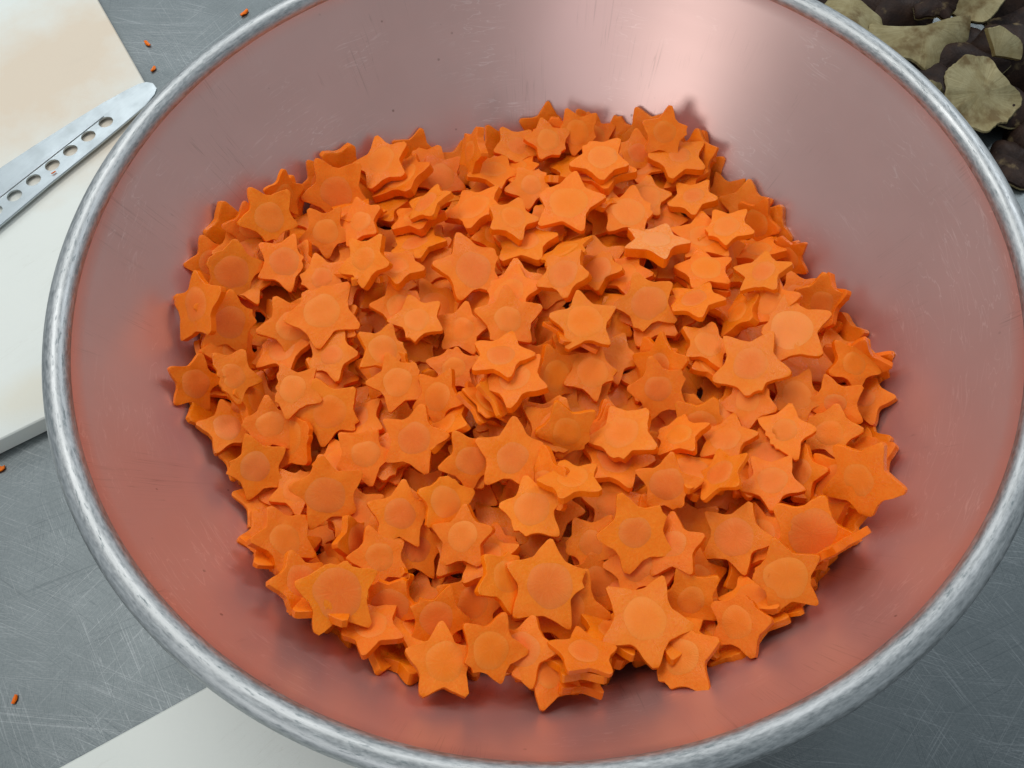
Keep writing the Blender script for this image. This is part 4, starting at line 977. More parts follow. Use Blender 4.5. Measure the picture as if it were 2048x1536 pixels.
(-0.11697,0.11094,-0.06352,0.1749,-0.1683,0.38,-0.8926,0.86,'n','carrot star mostly hidden behind the dark leaning star at back left, one tip pointing left',0),
(-0.04978,0.11952,-0.0751,0.5203,0.0972,-0.1207,0.8398,0.955,'t','flat carrot star at back edge with one brownish tip against the shiny wall',0),
(-0.06267,0.05696,-0.05504,0.9699,-0.2136,-0.0852,-0.0796,0.971,'n','carrot star with reddish heart lying in a hollow, seen flat, upper left of centre',0),
(-0.16943,0.04857,-0.04764,0.0945,-0.2535,0.305,-0.9131,0.86,'n','carrot star behind the dark red heart star on left flank, tip touching the wall',0),
(-0.15534,0.05203,-0.04612,0.5397,0.2101,-0.0131,0.8151,0.86,'n','carrot star peeking out above the dark red heart star on the left flank',0),
(-0.14879,0.06518,-0.04135,0.0054,-0.2479,0.3859,-0.8886,0.86,'n','carrot star under the two-eared star at back left, only its left tip showing',0),
(0.04219,0.14437,-0.07605,0.9494,0.2255,-0.0418,0.2146,0.86,'n','small looking carrot star behind the plain top star, wedged at the back edge',0),
(0.03198,0.14142,-0.06818,0.5242,0.1654,-0.3114,0.7751,0.86,'n','carrot star behind the plain top star, only a blunt tip showing above',0),
(-0.00495,0.13558,-0.07085,0.4708,0.0887,-0.0442,0.8767,0.86,'n','carrot star to the left of the plain top star, half hidden behind it',0),
(0.06516,0.12164,-0.06691,0.7041,0.1355,-0.0837,0.692,0.86,'t','thin carrot star squeezed between the stacked pair and the ring heart star',0),
(0.06615,0.08817,-0.06702,0.7801,0.0117,-0.0324,0.6247,0.86,'n','carrot star under the big pale pink heart star, brown spot and one tip behind it',0),
(0.13921,0.01894,-0.07127,0.9555,0.0888,-0.138,0.2451,0.86,'n','carrot star left of the dark triangular tip at the right wall, partly covered',0),
(0.12795,0.07289,-0.07668,0.4585,-0.189,-0.5051,0.7063,0.918,'t','thin translucent carrot star lying on the right bowl wall at the shoulder',0),
(-0.17187,-0.02253,-0.04847,0.3988,-0.2717,0.3565,-0.8001,0.86,'t','brownish translucent carrot star lying on the left bowl wall, lowest at far left',0),
(-0.09293,-0.04414,-0.05865,0.9612,-0.0213,-0.1024,-0.2551,0.86,'n','carrot star wedged behind the thick vertical one in the left half',0),
(-0.07879,-0.01324,-0.04476,0.3522,-0.1558,0.1492,-0.9107,0.86,'n','carrot star deep between the pale heart star and the mottled pinkish one',0),
(0.00519,-0.03121,-0.04889,0.5102,0.3509,-0.0906,0.78,0.932,'n','carrot star with a tall tip left of the soft edged star, half hidden',0),
(0.12104,-0.04877,-0.05432,0.9861,0.0886,-0.0275,-0.138,0.86,'n','carrot star peeking out right of the pale heart one, right part of the heap',0),
(0.15642,-0.04941,-0.06122,0.6884,0.1563,-0.2324,-0.669,0.86,'n','carrot star behind the small dark heart star at the right end, tip down',0),
(0.11384,-0.08975,-0.05247,0.9244,0.0484,-0.368,-0.0881,0.86,'n','carrot star deep left of the one leaning on the right wall',0),
(-0.07486,-0.14087,-0.04184,0.6548,0.2419,0.1784,-0.6934,0.86,'n','shaded carrot star at lower left, right of the huge rough red heart',0),
(-0.11126,-0.13246,-0.03167,0.0682,-0.3598,0.0256,-0.9302,0.86,'n','rounded carrot lump at the lower left edge under the beaked star',0),
(-0.09173,-0.10958,-0.05191,0.5908,-0.3448,0.4011,-0.6093,0.86,'n','small standing carrot slice in the gap above the huge rough red heart',0),
(-0.08145,-0.15168,-0.03682,0.9505,-0.2219,-0.0195,-0.2168,0.86,'n','carrot star in deep shade at the front left, flat against the bowl',0),
(-0.04939,-0.09528,-0.04336,0.8657,0.0661,0.2457,-0.4311,0.86,'n','carrot star behind the peach oval heart star, only its lower right showing',0),
(0.03275,-0.13031,-0.04654,0.9166,0.132,-0.0543,-0.3735,0.86,'n','carrot star below the speckled brown heart one, only two lower tips showing',0),
(0.00223,-0.17606,-0.04241,0.8971,-0.3507,0.2218,0.1518,0.86,'n','carrot slice seen edge on, lowest of the small stack at the front',0),
(-0.00858,-0.17506,-0.03509,0.6007,-0.0596,0.0308,-0.7967,0.86,'n','small carrot piece at the bottom of the front edge, tip down',0),
(-0.13887,0.0695,-0.03796,0.3921,0.3504,-0.1612,0.8352,0.98,'n','carrot star leaning on the back left bowl wall, two tips up, pale round heart',0),
(-0.10808,0.10059,-0.05835,0.4373,0.3023,-0.2108,0.8203,1.16,'n','dark orange carrot star leaning on the wall, right of the two-eared star at back left',0),
(-0.07138,0.1158,-0.06862,0.7984,-0.2194,-0.0779,0.5553,1.16,'k','thick tilted carrot star tucked under the right of the highest star at back left',0),
(-0.09242,0.07265,-0.05185,0.6616,-0.0918,-0.1695,0.7246,0.86,'n','tilted carrot star with pink heart, right of the pale thin star near back left',0),
(-0.0711,0.03287,-0.04158,0.9823,-0.1278,-0.0083,-0.1363,0.86,'k','thick blocky carrot slice seen from its side beneath the hollow, upper left',0),
(-0.15749,0.04011,-0.04357,0.9221,0.2917,0.2196,0.1278,0.999,'n','carrot star with large dark red oval heart at the left flank near the wall',0),
(-0.11242,0.03852,-0.05441,0.9486,0.1092,0.0115,0.2969,0.86,'n','carrot star below the thin ragged one, rounded tip up to the right',0),
(0.04245,0.10084,-0.05713,0.8819,-0.1451,0.0268,0.4476,1.16,'k',"carrot star lying directly beneath the thick back star, its lower tip below the other's",0),
(0.08989,0.10513,-0.07179,0.9869,-0.1374,-0.083,0.0149,0.86,'n','carrot star under the small ring heart star at back right, edge showing below',0),
(0.00152,0.10113,-0.06604,0.64,0.0666,0.0734,-0.762,0.86,'n','carrot star with oval pinkish heart, tip down, left of the big upper centre star',0),
(-0.01881,0.11397,-0.06648,0.218,-0.1207,-0.0933,-0.964,1.004,'n','flat lying carrot star at back whose long left tip points to the fin',0),
(-0.00457,0.0552,-0.0576,0.9921,-0.1079,-0.0447,0.0456,1.091,'k','thick carrot star right below the blocky slice, long tip to the right',0),
(0.03268,0.03257,-0.05543,0.9626,0.0068,-0.2162,-0.1632,0.86,'k','carrot star beneath the dark wide heart star, sticking out to its right',0),
(0.09253,0.05431,-0.06153,0.2032,-0.0308,0.0665,0.9764,1.061,'n','carrot star behind the whitish ragged one, sloping down to the right',0),
(0.08987,0.02753,-0.06301,0.8689,-0.1474,-0.1128,-0.4588,0.987,'n','carrot star lying under the thick grooved one at the right of upper centre',0),
(0.14439,0.00593,-0.05619,0.7122,0.2264,-0.3286,0.5776,0.86,'n','dark carrot star with a pointed triangular tip standing up at the right wall',0),
(0.05699,0.00463,-0.05911,0.9121,0.1027,-0.082,-0.3884,1.028,'n','carrot star stacked under the dull brown heart star, right of centre',0),
(0.14993,-0.03612,-0.04825,0.8596,0.2194,-0.0119,0.4612,0.86,'n','dark brownish carrot star leaning at the right end of the heap, tip up',0),
(0.08168,-0.01877,-0.05079,0.3417,0.0796,0.0807,0.933,0.86,'n','carrot star with rayed pink heart, tucked left of the big flat star at right',0),
(0.10222,-0.0002,-0.05408,0.6835,-0.4039,-0.1657,0.5851,0.86,'k','thick carrot slice on edge like a post, between the edge-on slices and speckled heart star',0),
(0.11552,-0.00156,-0.04396,0.7841,-0.1446,-0.273,0.5383,0.86,'n','carrot star with translucent pale heart, turned to the left at the right flank',0),
(-0.12589,0.00756,-0.04929,0.107,-0.0921,0.1771,-0.974,1.023,'n','carrot star with white rayed heart half covered by the broken mottled one at left',0),
(-0.1579,0.00963,-0.0459,0.4013,-0.157,0.3671,-0.8243,1.04,'n','carrot star at far left with blurred heart, lying beside the narrow star on edge',0),
(-0.14588,-0.02982,-0.05856,0.5607,-0.43,0.3255,-0.6283,0.945,'k','curved thick carrot piece on edge at the left, like a long bent strip',0),
(-0.13472,-0.04683,-0.05345,0.9008,0.1039,0.1594,-0.3902,0.86,'n','carrot star beneath the ragged lower tip at left, pale speckled heart, tip down right',0),
(-0.10562,-0.04116,-0.05307,0.6004,0.1321,0.18,-0.7679,1.005,'k','thick carrot star with vertical side, right of the ragged one in the left half',0),
(-0.07124,0.01318,-0.04805,0.0033,-0.1344,0.1206,-0.9836,0.86,'n','carrot star under the pale heart one left of the perfect centre star, pointing left',0),
(-0.08812,-0.06665,-0.04941,0.3621,0.0884,-0.1252,0.9195,0.86,'n','carrot star with faint heart above the wide dull heart star, lower left',0),
(-0.15676,-0.04416,-0.05739,0.007,-0.1943,-0.0338,-0.9803,0.86,'n','rounded carrot lump at the left edge above the grey oval heart star',0),
(-0.10518,-0.01183,-0.04964,0.775,0.0851,-0.0099,-0.6262,0.86,'n','carrot star in the gap below the broken mottled star, blunt tip down',0),
(-0.04011,0.00153,-0.05433,0.7884,0.0487,-0.1169,0.602,0.86,'n','carrot star with rayed heart directly left of the perfect centre star, under it',0),
(0.02261,-0.02989,-0.05066,0.7386,0.0775,0.0622,-0.6668,0.86,'n','carrot star with soft edges below the plain orange heart star, tip down',0),
(0.05464,-0.04235,-0.04846,0.6098,0.1272,-0.2549,0.7396,0.947,'n','carrot star with reddish heart and a small white nick, right of centre, tall tip up',0),
(0.00794,-0.06488,-0.04175,0.5479,0.2331,-0.3296,0.7327,0.886,'n','deep orange shaded carrot star facing the viewer in the hollow below centre',0),
(0.06133,-0.06749,-0.05081,0.9586,-0.207,-0.188,0.0533,0.86,'n','carrot star right behind the thick star beside the shaded hollow',0),
(-0.03769,-0.07565,-0.04378,0.1088,-0.0746,0.238,-0.9623,0.867,'n','carrot star with dark rayed heart, half under the round brownish heart star at lower centre',0),
(0.02979,-0.07754,-0.05205,0.9893,-0.1444,0.0225,-0.0044,1.092,'n','flat carrot slice below the thick star beside the shaded hollow',0),
(0.00739,-0.0928,-0.03446,0.0315,-0.0273,0.2384,0.9703,0.86,'n','carrot slice seen from its edge below the shaded hollow',0),
(-0.03179,-0.04804,-0.04366,0.8715,-0.285,0.3081,-0.2539,0.86,'t','thin carrot slice on edge, left of three leaning together left of the hollow',0),
(-0.02677,-0.04689,-0.04201,0.8701,-0.2589,0.1945,-0.3715,0.86,'t','thin carrot slice on edge, middle of three leaning together left of the hollow',0),
(-0.02242,-0.04481,-0.04058,0.8821,-0.2108,0.3503,-0.2342,0.86,'t','thin carrot slice on edge, right of three leaning together left of the hollow',0),
(-0.05208,-0.04088,-0.04554,0.646,0.2878,-0.0334,-0.7062,0.86,'n','carrot star turned left between the mottled pinkish star and the three thin slices',0),
(0.09684,-0.05179,-0.04968,0.5992,0.1634,-0.0652,-0.781,0.86,'n','carrot star with pale heart directly below the big flat star on top at right',0),
(0.13811,-0.05535,-0.05165,0.9307,0.1778,-0.2358,0.216,0.86,'n','carrot star with small dark heart near the right end of the heap',0),
(0.13292,-0.06882,-0.05361,0.9795,0.1028,-0.1609,-0.064,0.86,'n','carrot star right of the smeared mottled one, blunt tip to the right',0),
(0.0826,-0.07063,-0.05023,0.9756,-0.1364,-0.161,-0.0607,0.86,'n','flat carrot star left of the smeared mottled one, sloping side toward viewer',0),
(0.09954,-0.08059,-0.05081,0.8735,-0.0259,-0.1205,-0.471,0.86,'n','carrot star directly under the smeared mottled one, wavy edge showing',0),
(0.09838,-0.09526,-0.04527,0.6339,0.0493,-0.0941,-0.7661,0.86,'n','carrot star lowest in the stack under the smeared mottled one, tip down',0),
(0.12649,-0.09915,-0.04399,0.5242,0.4062,-0.2488,-0.706,1.038,'n','carrot star behind the left of the one leaning on the right wall, tip down',0),
(0.10835,-0.12394,-0.03672,0.946,0.2539,-0.1801,-0.09,1.101,'n','carrot star with very large dark oval heart at lower right, pointed tip right',0),
(-0.12237,-0.10908,-0.04118,0.1118,-0.3475,0.0527,-0.9295,0.926,'k','thick bent carrot star at the lower left edge, two left tips like a beak',0),
(-0.06402,-0.11302,-0.05338,0.8417,0.0658,0.1989,-0.4977,0.873,'n','rounded carrot star with round red heart, left of the one with peach oval heart',0),
(-0.07008,-0.10054,-0.04427,0.7244,0.1656,0.0194,0.6689,0.941,'n','carrot star above the rounded red heart one, two narrow tips up',0),
(-0.07899,-0.11944,-0.04304,0.9388,-0.0327,0.2207,-0.2625,0.86,'t','thin carrot slice with pale rim below the two narrow tips, lower left',0),
(-0.0545,-0.14854,-0.04404,0.8023,0.2331,-0.0435,0.5477,0.86,'n','carrot star facing the viewer at the front left edge, pointed tip up',0),
(0.0142,-0.11739,-0.04948,0.9538,0.1849,-0.051,-0.2314,0.86,'n','carrot star with peach heart, right above the largest front star',0),
(0.04555,-0.17222,-0.03717,0.9627,-0.0477,-0.2361,0.123,0.99,'n','carrot star seen slanted at the very front, below the plain pale faced one',0),
(0.05424,-0.14549,-0.04609,0.934,0.1926,-0.153,0.2592,0.867,'n','carrot star with dark smooth heart at the front, right of the plain pale faced one',0),
(-0.01867,-0.16615,-0.03272,0.9878,0.0324,-0.1417,-0.0568,0.86,'n','carrot star half hidden behind the two-tip star at the very front',0),
(0.00341,-0.17322,-0.03356,0.887,-0.41,0.1492,0.151,0.86,'n','carrot slice seen edge on, second from top in the small stack at the front',0),
(0.00125,-0.1464,-0.04884,0.1824,0.0686,0.1936,-0.9615,1.1,'t','thin shaded carrot star behind the largest front star, left tip sticking out',0),
(-0.02499,-0.13367,-0.04004,0.7336,-0.1254,0.2541,-0.6176,0.86,'n','carrot star left of the largest front star, turned to the right',0),
(0.04895,-0.12405,-0.04055,0.8336,0.1206,-0.1599,-0.5148,0.86,'n','carrot star right of the speckled brown heart one, tip down',0),
(-0.08249,0.1228,-0.06296,0.6448,-0.0484,-0.1287,0.7519,1.069,'k','thick carrot star tilted left at the back left, top tip against pink wall',0),
(-0.11185,0.06975,-0.05379,0.685,0.1744,0.2094,-0.6756,0.86,'t','pale thin carrot star near back left with a tip pointing down, heart not visible',0),
(-0.08557,0.03361,-0.03329,0.8943,0.0483,-0.2151,0.3895,0.86,'k','thick steeply tilted carrot star showing its right side, upper left of the heap',0),
(-0.06197,0.07663,-0.05755,0.9754,-0.1807,-0.1072,-0.0671,0.961,'k','thick carrot star seen almost edge on, lower of a stacked pair upper left',0),
(-0.05541,0.07995,-0.04968,0.9633,-0.1487,-0.223,-0.0145,0.86,'n','carrot star seen almost edge on, slanting down to the left, upper left of the heap',0),
(-0.13228,0.04604,-0.04819,0.3309,0.1221,-0.0981,0.9306,0.925,'b','thin broken carrot star with ragged lower edge, lying right of the dark red heart star',0),
(-0.16959,0.01298,-0.03504,0.3719,0.3231,0.0448,-0.8691,1.08,'n','narrow carrot star standing on edge at the far left, long tip pointing down',0),
(0.01411,0.13497,-0.06696,0.6179,0.1347,-0.0465,0.7732,0.862,'n','plain carrot star at the top of the back edge, without visible heart, tip up',0),
(0.04098,0.10258,-0.04924,0.9146,-0.0123,-0.012,0.4041,1.007,'k','thick carrot star topping a stacked pair at the back, pinkish heart, one tip hanging down',0),
(0.08728,0.11244,-0.06299,0.968,-0.0084,-0.0068,0.2507,1.038,'k','thick flat carrot star at back right with a small brownish ring heart',0),
(0.08021,0.12394,-0.05382,0.7274,0.2794,-0.2704,0.5655,0.87,'n','carrot star standing upright against the back wall, highest narrow tip of all',0),
(-0.02973,0.12174,-0.05686,0.8096,-0.0297,-0.5306,0.2493,0.86,'k','carrot star standing on edge at the back, like a fin against the shiny wall',0),
(0.02073,0.07494,-0.05116,0.8085,0.0426,-0.0338,-0.5859,1.16,'n','large carrot star with fine rayed heart, upper centre, lower tip pointing down right',0),
(0.05357,0.07151,-0.0578,0.2716,-0.0041,-0.0358,0.9617,1.0,'n','carrot star with big pale pink heart, right of the rayed heart star at upper centre',0),
(0.09167,0.08358,-0.06459,0.9155,-0.1085,-0.0619,0.3825,0.86,'k','thick carrot star with dull oval heart, upper right, dark gap beneath it',0),
(-0.02972,0.0816,-0.05816,0.9234,-0.1498,-0.1107,0.3355,1.052,'k','chunky carrot star tilted left beside the fin, thick cut side toward the viewer',0),
(-0.01086,0.06643,-0.05103,0.9959,-0.0104,0.0881,-0.0149,0.86,'k','blocky thick carrot slice seen from its flat side, left of upper centre',0),
(-0.03403,0.03532,-0.04923,0.002,0.1564,-0.0756,0.9848,1.16,'n',"very large carrot star with wide orange heart, centre left of the heap's middle row",0),
(0.01442,0.02126,-0.03972,0.8946,-0.0442,-0.1905,0.4019,0.86,'k',"thick carrot star with dark wide heart and pale rim, just above the heap's middle",0),
(0.06489,0.0484,-0.05587,0.977,-0.1915,0.0123,-0.0926,1.046,'p','carrot star with whitish ragged top, seen nearly edge on, upper right',0),
(0.10496,0.05569,-0.05584,0.9355,-0.1059,-0.0682,0.33,0.86,'n','carrot star with faint heart lying flat at the upper right shoulder of the heap',0),
(0.08917,0.02898,-0.05689,0.8974,-0.0918,-0.0843,-0.4234,0.93,'k','thick double looking carrot star, right of the whitish ragged one, grooved side',0),
(0.12486,0.0503,-0.07325,0.9468,-0.2008,-0.146,-0.2048,0.86,'k','blocky carrot slice seen edge on at the right edge, upper of two',0),
(0.11331,0.01434,-0.04048,0.9744,-0.1005,-0.2002,-0.0182,0.86,'n','carrot slice seen almost edge on at the right edge, lower of two',0),
(0.12123,-0.0199,-0.03984,0.9846,0.0113,-0.1078,0.1369,1.16,'b','carrot star with large whitish speckled heart at the right flank',0),
(0.07962,0.00713,-0.0504,0.9653,-0.1822,-0.1121,-0.1495,0.882,'n',"carrot star with reddish heart lying flat, right of the middle row's large star",0),
(0.05536,0.00866,-0.05263,0.9304,0.1671,0.0177,-0.3259,1.014,'n',"large carrot star with dull brown heart, right of the heap's centre",0),
(0.09906,-0.03602,-0.04314,0.4932,-0.1375,-0.1315,0.8488,1.16,'n','big flat carrot star on top at the right, brown speckled heart, all five tips showing',0),
(-0.10885,0.00973,-0.04226,0.9643,0.1373,0.0699,-0.2155,1.16,'b','broken carrot star with pale mottled heart lying over another, left part of the heap',0),
(-0.15198,-0.02316,-0.04244,0.9379,0.0841,0.3365,0.0058,0.86,'b','thin jagged carrot star hanging downward at far left, above the brownish translucent one',0),
(-0.12237,-0.0315,-0.04603,0.9683,0.089,0.0776,-0.2199,0.86,'b','carrot star with pale heart and ragged lower tip, right of the long bent strip',0),
(-0.07184,-0.03069,-0.04692,0.0068,-0.0495,0.1468,-0.9879,0.874,'n','large carrot star with bright mottled pinkish heart, left of centre',0),
(-0.06138,0.00422,-0.04618,0.0073,0.0177,0.0438,-0.9989,0.86,'n','carrot star with pale heart left of the perfect centre star, on top of a stack',0),
(-0.14011,-0.06739,-0.05497,0.5498,0.2712,-0.0608,0.7877,0.935,'n','carrot star with grey oval heart at lower left edge of the heap, tip up',0),
(-0.10378,-0.08666,-0.04471,0.6184,0.2334,-0.068,0.7473,1.01,'n','large carrot star with wide dull heart, right of the grey oval heart star',0),
(-0.06375,-0.06379,-0.04285,0.7858,0.2083,0.0612,-0.5791,1.004,'n','carrot star turned left with reddish oval heart, left of the lower centre',0),
(-0.01591,0.00212,-0.04834,0.6944,0.0993,-0.0706,0.7092,1.03,'n',"perfect five pointed carrot star at the heap's centre, faint rayed heart",0),
(0.02067,-0.00771,-0.03977,0.4791,0.0044,0.0412,-0.8768,1.005,'n','carrot star with plain orange heart directly right of the perfect centre star',0),
(-0.01504,-0.04009,-0.03567,0.6376,0.001,-0.1072,-0.7629,0.971,'k','thick carrot star below the perfect centre star, tip pointing down, pink centre',0),
(-0.02053,-0.02757,-0.03312,0.9918,-0.1214,-0.0005,-0.0406,0.927,'n','carrot slice seen edge on as a flat bar, right under the perfect centre star',0),
(0.03461,-0.06725,-0.0456,0.0079,-0.1379,0.0723,0.9878,1.023,'k','thick carrot star right of the shaded hollow, long tip to the left',0),
(-0.01863,-0.07606,-0.04086,0.2238,0.0653,-0.1226,0.9647,1.016,'n','carrot star with round brownish heart, lower centre, left tip over its neighbour',0),
(0.05081,-0.09552,-0.04037,0.7704,0.0832,-0.208,0.5969,0.86,'n','carrot star with large fibrous red heart, tall tip up, lower right of centre',0),
(0.10859,-0.07065,-0.04601,0.8322,-0.0783,-0.0718,0.5442,0.86,'b','carrot star with smeared mottled face, topping a stack in the right part',0),
(0.13315,-0.10288,-0.02915,0.8347,0.0379,-0.4268,0.346,1.061,'n','carrot star leaning on the right wall, long tip up, tall narrow heart',0),
(0.07846,-0.11991,-0.04649,0.8548,-0.0269,-0.2263,0.4663,0.98,'n','large carrot star with dull heart at lower right, all five tips visible',0),
(0.09235,-0.14357,-0.03031,0.8887,0.2498,-0.0488,-0.3813,0.923,'n','plain dark carrot star at the lower right edge, below the very large oval heart star',0),
(0.07408,-0.0933,-0.0373,0.9165,-0.251,-0.2895,0.1151,0.86,'t','thin carrot sliver on edge right of the fibrous red heart star',0),
(-0.09326,-0.13898,-0.02612,0.4989,-0.0859,0.2065,-0.8373,1.09,'b','large carrot star with huge rough red heart at lower left, ragged bottom tip',0),
(-0.0419,-0.11369,-0.04158,0.7531,0.0226,-0.1852,0.6309,0.872,'k','carrot star with peach oval heart, lower left of centre, tip up',0),
(-0.05096,-0.1705,-0.02771,0.8863,-0.029,0.0909,-0.4532,0.904,'k','thick carrot star at the very front left, two tips pointing down to the wall',0),
(-0.01095,-0.10288,-0.04101,0.9755,0.0516,-0.0473,0.2084,0.934,'n','carrot star with neat round pale pink heart, front centre',0),
(-0.00696,-0.13727,-0.0406,0.8362,0.0686,0.0714,-0.5394,1.16,'n','largest front carrot star, brown grainy heart and a long tip pointing down',0),
(0.03349,-0.11746,-0.0373,0.5664,0.1198,-0.1745,0.7965,1.057,'n','carrot star with speckled brown heart facing the viewer, front right of centre',0),
(0.0324,-0.15664,-0.03618,0.9934,-0.0122,-0.0302,-0.1103,1.16,'n','carrot star with pointed right tip at the front, plain pale face',0),
(0.07147,-0.15975,-0.03626,0.7476,0.2288,-0.1735,-0.5988,0.86,'n','tall narrow carrot star at the front right edge, facing left',0),
(-0.03152,-0.16603,-0.02689,0.8187,0.1914,0.0317,0.5405,0.86,'n','carrot star with two tips up at the very front, right of the front left one',0),
(0.00594,-0.16971,-0.02892,0.9319,-0.2842,0.1656,0.1528,0.86,'t',"thin pale carrot slice seen edge on below the largest front star's long tip",0),
]
rd = random.Random(11)
deepV = []; deepF = []; deepM = []
for (x, y, z, qw, qx, qy, qz, sc, kind, label, grp) in STARS:
    me, mc = rd.choice(VAR[kind])
    M = Matrix.Translation((x, y, z + RIM_Z)) @ Quaternion((qw, qx, qy, qz)).to_matrix().to_4x4() @ Matrix.Diagonal((sc, sc, 1, 1))
    if grp == 2:                                                # lowest layer, seen only through gaps: one mass
        b = len(deepV); deepV += [tuple(M @ v.co) for v in me.vertices]
        deepF += [tuple(b + i for i in p.vertices) for p in me.polygons]; deepM += [p.material_index for p in me.polygons]
        continue
    o = link("carrot_star", me); o.matrix_world = M
    row = "back" if y > .045 else "front" if y < -.06 else ""; side = "left" if x < -.055 else "right" if x > .055 else ""
    zone = (row + " " + side).strip() or "middle"
    tag(o, label or "carrot star half buried in the heap's %s part, between the stars lying over it" % zone, "carrot star",
        "carrot stars on top of the heap" if label else "half buried carrot stars, %s of the heap" % zone)
    c, s = heart_look(label, rd)
    if kind == 'p': c = [.92, .30, .09]
    h = link("heart", mc, o); h.scale = (s, s, 1.0); h.color = (*c, 1)
o = link("carrot_star_mass", mesh("carrot_star_mass", deepV, deepF, [FACE, SIDE], sharp=38, fm=deepM))
tag(o, "mass of carrot stars deep in the bowl, glimpsed through gaps of the heap", "carrot stars", kind="stuff")

# ------------------------------------------------------------------ mushroom trimmings
def cap_mesh(seed, R, dome, ragged, a0=0, a1=2 * math.pi, gills_up=True, th=.004):
    rd = random.Random(seed); NA = 180; full = abs(a1 - a0 - 2 * math.pi) < .01
    ph = [rd.uniform(0, 6.28) for _ in range(8)]
    def rad(a): return R * (1 + .07 * math.sin(2 * a + ph[0]) + .05 * math.sin(3 * a + ph[1]) + ragged * (.5 * math.sin(9 * a + ph[2]) + .5 * math.sin(4 * a + ph[3] + math.sin(7 * a)) + .9 * math.sin(2.5 * math.sin(a + ph[3]) + 3 * a) + .10 * math.sin(29 * a + 4 * math.sin(5 * a + ph[4]))))
    rings = [.12, .25, .45, .65, .85, .97, 1.0]; V = []; Fc = []; fm = []
    def pt(a, f, top):
        r = rad(a) * f; x, y = r * math.cos(a), r * math.sin(a)
        z = dome * (f * f) * (1 if gills_up else -1) + .22 * R * math.sin(x / R * 2.2 + ph[5]) * math.sin(y / R * 2 + ph[6])
        return (x, y, z + (th / 2 if top else -th / 2) * (1 if f < .99 else .3))
    cnt = NA if full else NA + 1
    for top in (True, False):
        V.append(pt(a0, 0, top))
        for f in rings:
            for i in range(cnt): V.append(pt(a0 + (a1 - a0) * i / NA, f, top))
    nb = 1 + cnt * len(rings)
    for s, b in ((1, 0), (-1, nb)):
        for i in range(NA):
            j = (i + 1) % cnt
            t = (b, b + 1 + i, b + 1 + j); Fc.append(t if s > 0 else t[::-1]); fm.append(0 if s > 0 else 1)
            for k in range(len(rings) - 1):
                q = (b + 1 + k * cnt + i, b + 1 + (k + 1) * cnt + i, b + 1 + (k + 1) * cnt + j, b + 1 + k * cnt + j); Fc.append(q if s > 0 else q[::-1]); fm.append(0 if s > 0 else 1)
    e = 1 + (len(rings) - 1) * cnt
    for i in range(NA):
        j = (i + 1) % cnt; Fc.append((e + i, nb + e + i, nb + e + j, e + j)); fm.append(1)
    if not full:
        for i in (0, cnt - 1):
            tp = [0] + [1 + k * cnt + i for k in range(len(rings))]
            for k in range(len(tp) - 1):
                q = (tp[k], tp[k + 1], nb + tp[k + 1], nb + tp[k]); Fc.append(q if i else q[::-1]); fm.append(2)
    mats = [GILL, CAP, TAN] if gills_up else [CAP, GILL, TAN]
    return mesh("mushroom_cap", V, Fc, mats, sharp=50, fm=fm)
def stub_mesh(seed, r, h):
    rd = random.Random(seed); V = []; Fc = []; n = 14
    for k, (f, z) in enumerate(((1.25, 0), (1.0, .25), (.95, .8), (.75, 1.0))):
        for i in range(n):
            a = 2 * math.pi * i / n; q = r * f * (1 + rd.uniform(-.08, .08)); V.append((q * math.cos(a), q * math.sin(a), h * z + rd.uniform(-.0004, .0004)))
    for k in range(3):
        for i in range(n): Fc.append((k * n + i, k * n + (i + 1) % n, (k + 1) * n + (i + 1) % n, (k + 1) * n + i))
    Fc.append(tuple(3 * n + i for i in range(n)))
    return mesh("stem_stub", V, Fc, [TAN], sharp=45)
GRP = "mushroom trimmings heaped behind the bowl"
def mushroom(loc, rot, seed, R, dome, ragged, label, gills=True, a0=0, a1=2 * math.pi, stub=None, th=.004):
    e = empty("mushroom", loc); e.rotation_euler = tuple(math.radians(t) for t in rot); tag(e, label, "mushroom", GRP)
    link("cap", cap_mesh(seed, R, dome, ragged, a0, a1, gills, th), e)
    if stub:
        s = link("stem_stub", stub_mesh(seed, stub[2], stub[3]), e); s.location = (stub[0], stub[1], .001)
    return e
PI = math.pi
mushroom((.2977, .2800, .022), (18, 6, 4), 1, .034, -.007, .05, "pale half mushroom cap with gills showing, beyond the bowl at upper right", True, PI * .93, PI * 2.05)
mushroom((.3145, .2104, .020), (14, -10, 60), 2, .027, .007, .09, "ragged round mushroom cap, gills up, lowest pale one at the upper right", True, 0, 2 * PI)
mushroom((.2480, .2990, .022), (-12, 14, 20), 3, .026, -.006, .04, "rounded tan mushroom cap touching the bowl's rim at the top of the photo", True)
mushroom((.3420, .3060, .020), (20, -10, 0), 4, .020, .003, .05, "small pale mushroom cap at the very top right, partly out of the photo", True)
mushroom((.3020, .2360, .012), (10, 20, 30), 5, .027, .010, .05, "dark brown mushroom cap in the shadow between the two large pale ones", False)
mushroom((.2720, .2560, .010), (-6, -12, 80), 6, .026, .010, .05, "dark brown mushroom cap right beside the rim, below the tan one", False)
mushroom((.3560, .2480, .020), (20, -25, 10), 7, .030, .012, .06, "dark brown curled mushroom cap at the right edge of the photo, upper", False)
mushroom((.3560, .1920, .014), (-10, 24, 140), 8, .028, .010, .06, "dark brown mushroom cap at the right edge, beside the ragged pale cap", False)
mushroom((.3260, .2620, .014), (8, 10, 200), 9, .027, .010, .05, "dark mushroom cap under the right end of the pale half cap", False)
mushroom((.2820, .3080, .012), (4, 10, 250), 10, .030, .010, .04, "dark mushroom cap behind the pale half cap at the top edge", False)
mushroom((.3330, .1640, .008), (8, -6, 300), 11, .018, .006, .07, "small dark brown mushroom scrap at the heap's near end, on bright steel", False)
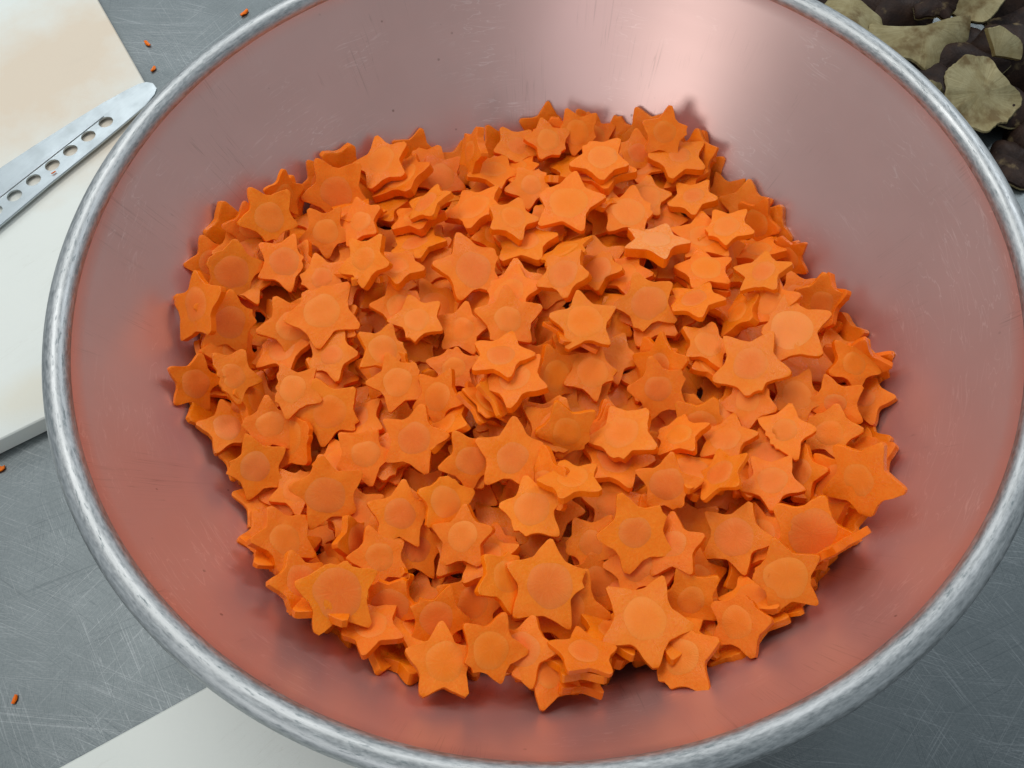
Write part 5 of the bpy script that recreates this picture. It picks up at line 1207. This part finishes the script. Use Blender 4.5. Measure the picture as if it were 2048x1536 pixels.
mushroom((.2870, .2130, .016), (25, 30, 20), 12, .013, .004, .08, "small yellowish brown mushroom scrap between the rim and the ragged pale cap", True)
mushroom((.3330, .2430, .024), (30, 20, -20), 13, .020, .004, .05, "narrow pale edged mushroom slice above the ragged pale cap", True, PI * .1, PI * .75)
mushroom((.3800, .2850, .018), (-10, 10, 70), 14, .032, .012, .05, "dark brown mushroom cap at the top right corner of the photo", False)
mushroom((.3180, .2820, .008), (6, -8, 120), 15, .030, .010, .05, "dark mushroom cap filling the gap between the half cap and the small top one", False)
mushroom((.3000, .1960, .007), (6, 10, 10), 16, .020, .008, .06, "dark mushroom cap between the bowl's rim and the ragged pale cap, lowest in the heap", False)
mushroom((.3420, .2200, .010), (10, -12, 200), 17, .030, .010, .06, "dark mushroom cap just behind the ragged pale cap, under the narrow slice", False)
mushroom((.3080, .2960, .029), (14, -16, 10), 18, .014, .004, .10, "small brown mushroom scrap lying across the top of the pale half cap", False)
mushroom((.3600, .3180, .014), (12, -10, 30), 19, .034, .012, .05, "dark mushroom cap behind the small pale one at the top edge", False)
mushroom((.2600, .3250, .012), (6, 4, 30), 20, .030, .010, .05, "dark mushroom cap behind the rounded tan one at the top edge", False)
mushroom((.3360, .2800, .007), (4, 8, 60), 21, .026, .009, .05, "dark mushroom cap beneath the narrow pale edged slice and the small top cap", False)


# ------------------------------------------------------------------ carrot crumbs on the table
def crumb(loc, rz, l, w, h, label, seed):
    l, w, h = l * .8, w * .75, h * .75
    rd = random.Random(seed); V = []; Fc = []
    for i in range(5):
        t = i / 4; k = .55 + .45 * math.sin(PI * (t * .8 + .1))
        for j in range(8):
            b = 2 * PI * j / 8; V.append(((t - .5) * l, w / 2 * k * math.cos(b) * (1 + rd.uniform(-.35, .35)) + w * .5 * (t - .5) ** 2, max(0, h / 2 + h / 2 * k * math.sin(b)) * (1 + rd.uniform(-.1, .1))))
    for i in range(4):
        for j in range(8): Fc.append((i * 8 + j, i * 8 + (j + 1) % 8, (i + 1) * 8 + (j + 1) % 8, (i + 1) * 8 + j))
    Fc.append(tuple(range(8))); Fc.append(tuple(range(39, 31, -1)))
    o = link("carrot_crumb", mesh("carrot_crumb", V, Fc, [SIDE], sharp=50)); o.location = loc; o.rotation_euler = (0, 0, math.radians(rz))
    tag(o, label, "carrot crumb", "carrot crumbs on the table")
crumb((-.206, .3642, .0002), 52, .0095, .0042, .003, "largest carrot crumb, on the steel table beyond the bowl's rim at upper left", 1)
crumb((-.2791, .3373, .0002), -48, .0085, .0034, .0025, "carrot crumb on the steel between the stained board and the bowl, farther of two", 2)
crumb((-.2708, .3095, .0002), 65, .0065, .0032, .0025, "carrot crumb at the stained board's edge just above the knife tip", 3)
crumb((-.3235, -.0141, .0002), 10, .0085, .0050, .003, "carrot crumb at the left edge of the photo below the stained board", 4)
crumb((-.2889, -.1479, .0002), 80, .0060, .0030, .0022, "tiny carrot crumb on the scratched steel at lower left", 5)
crumb((-.3190, .1975, BT + .0045), 35, .0045, .0012, .0012, "tiny dark orange crumb lying on the knife blade below the holes", 6)
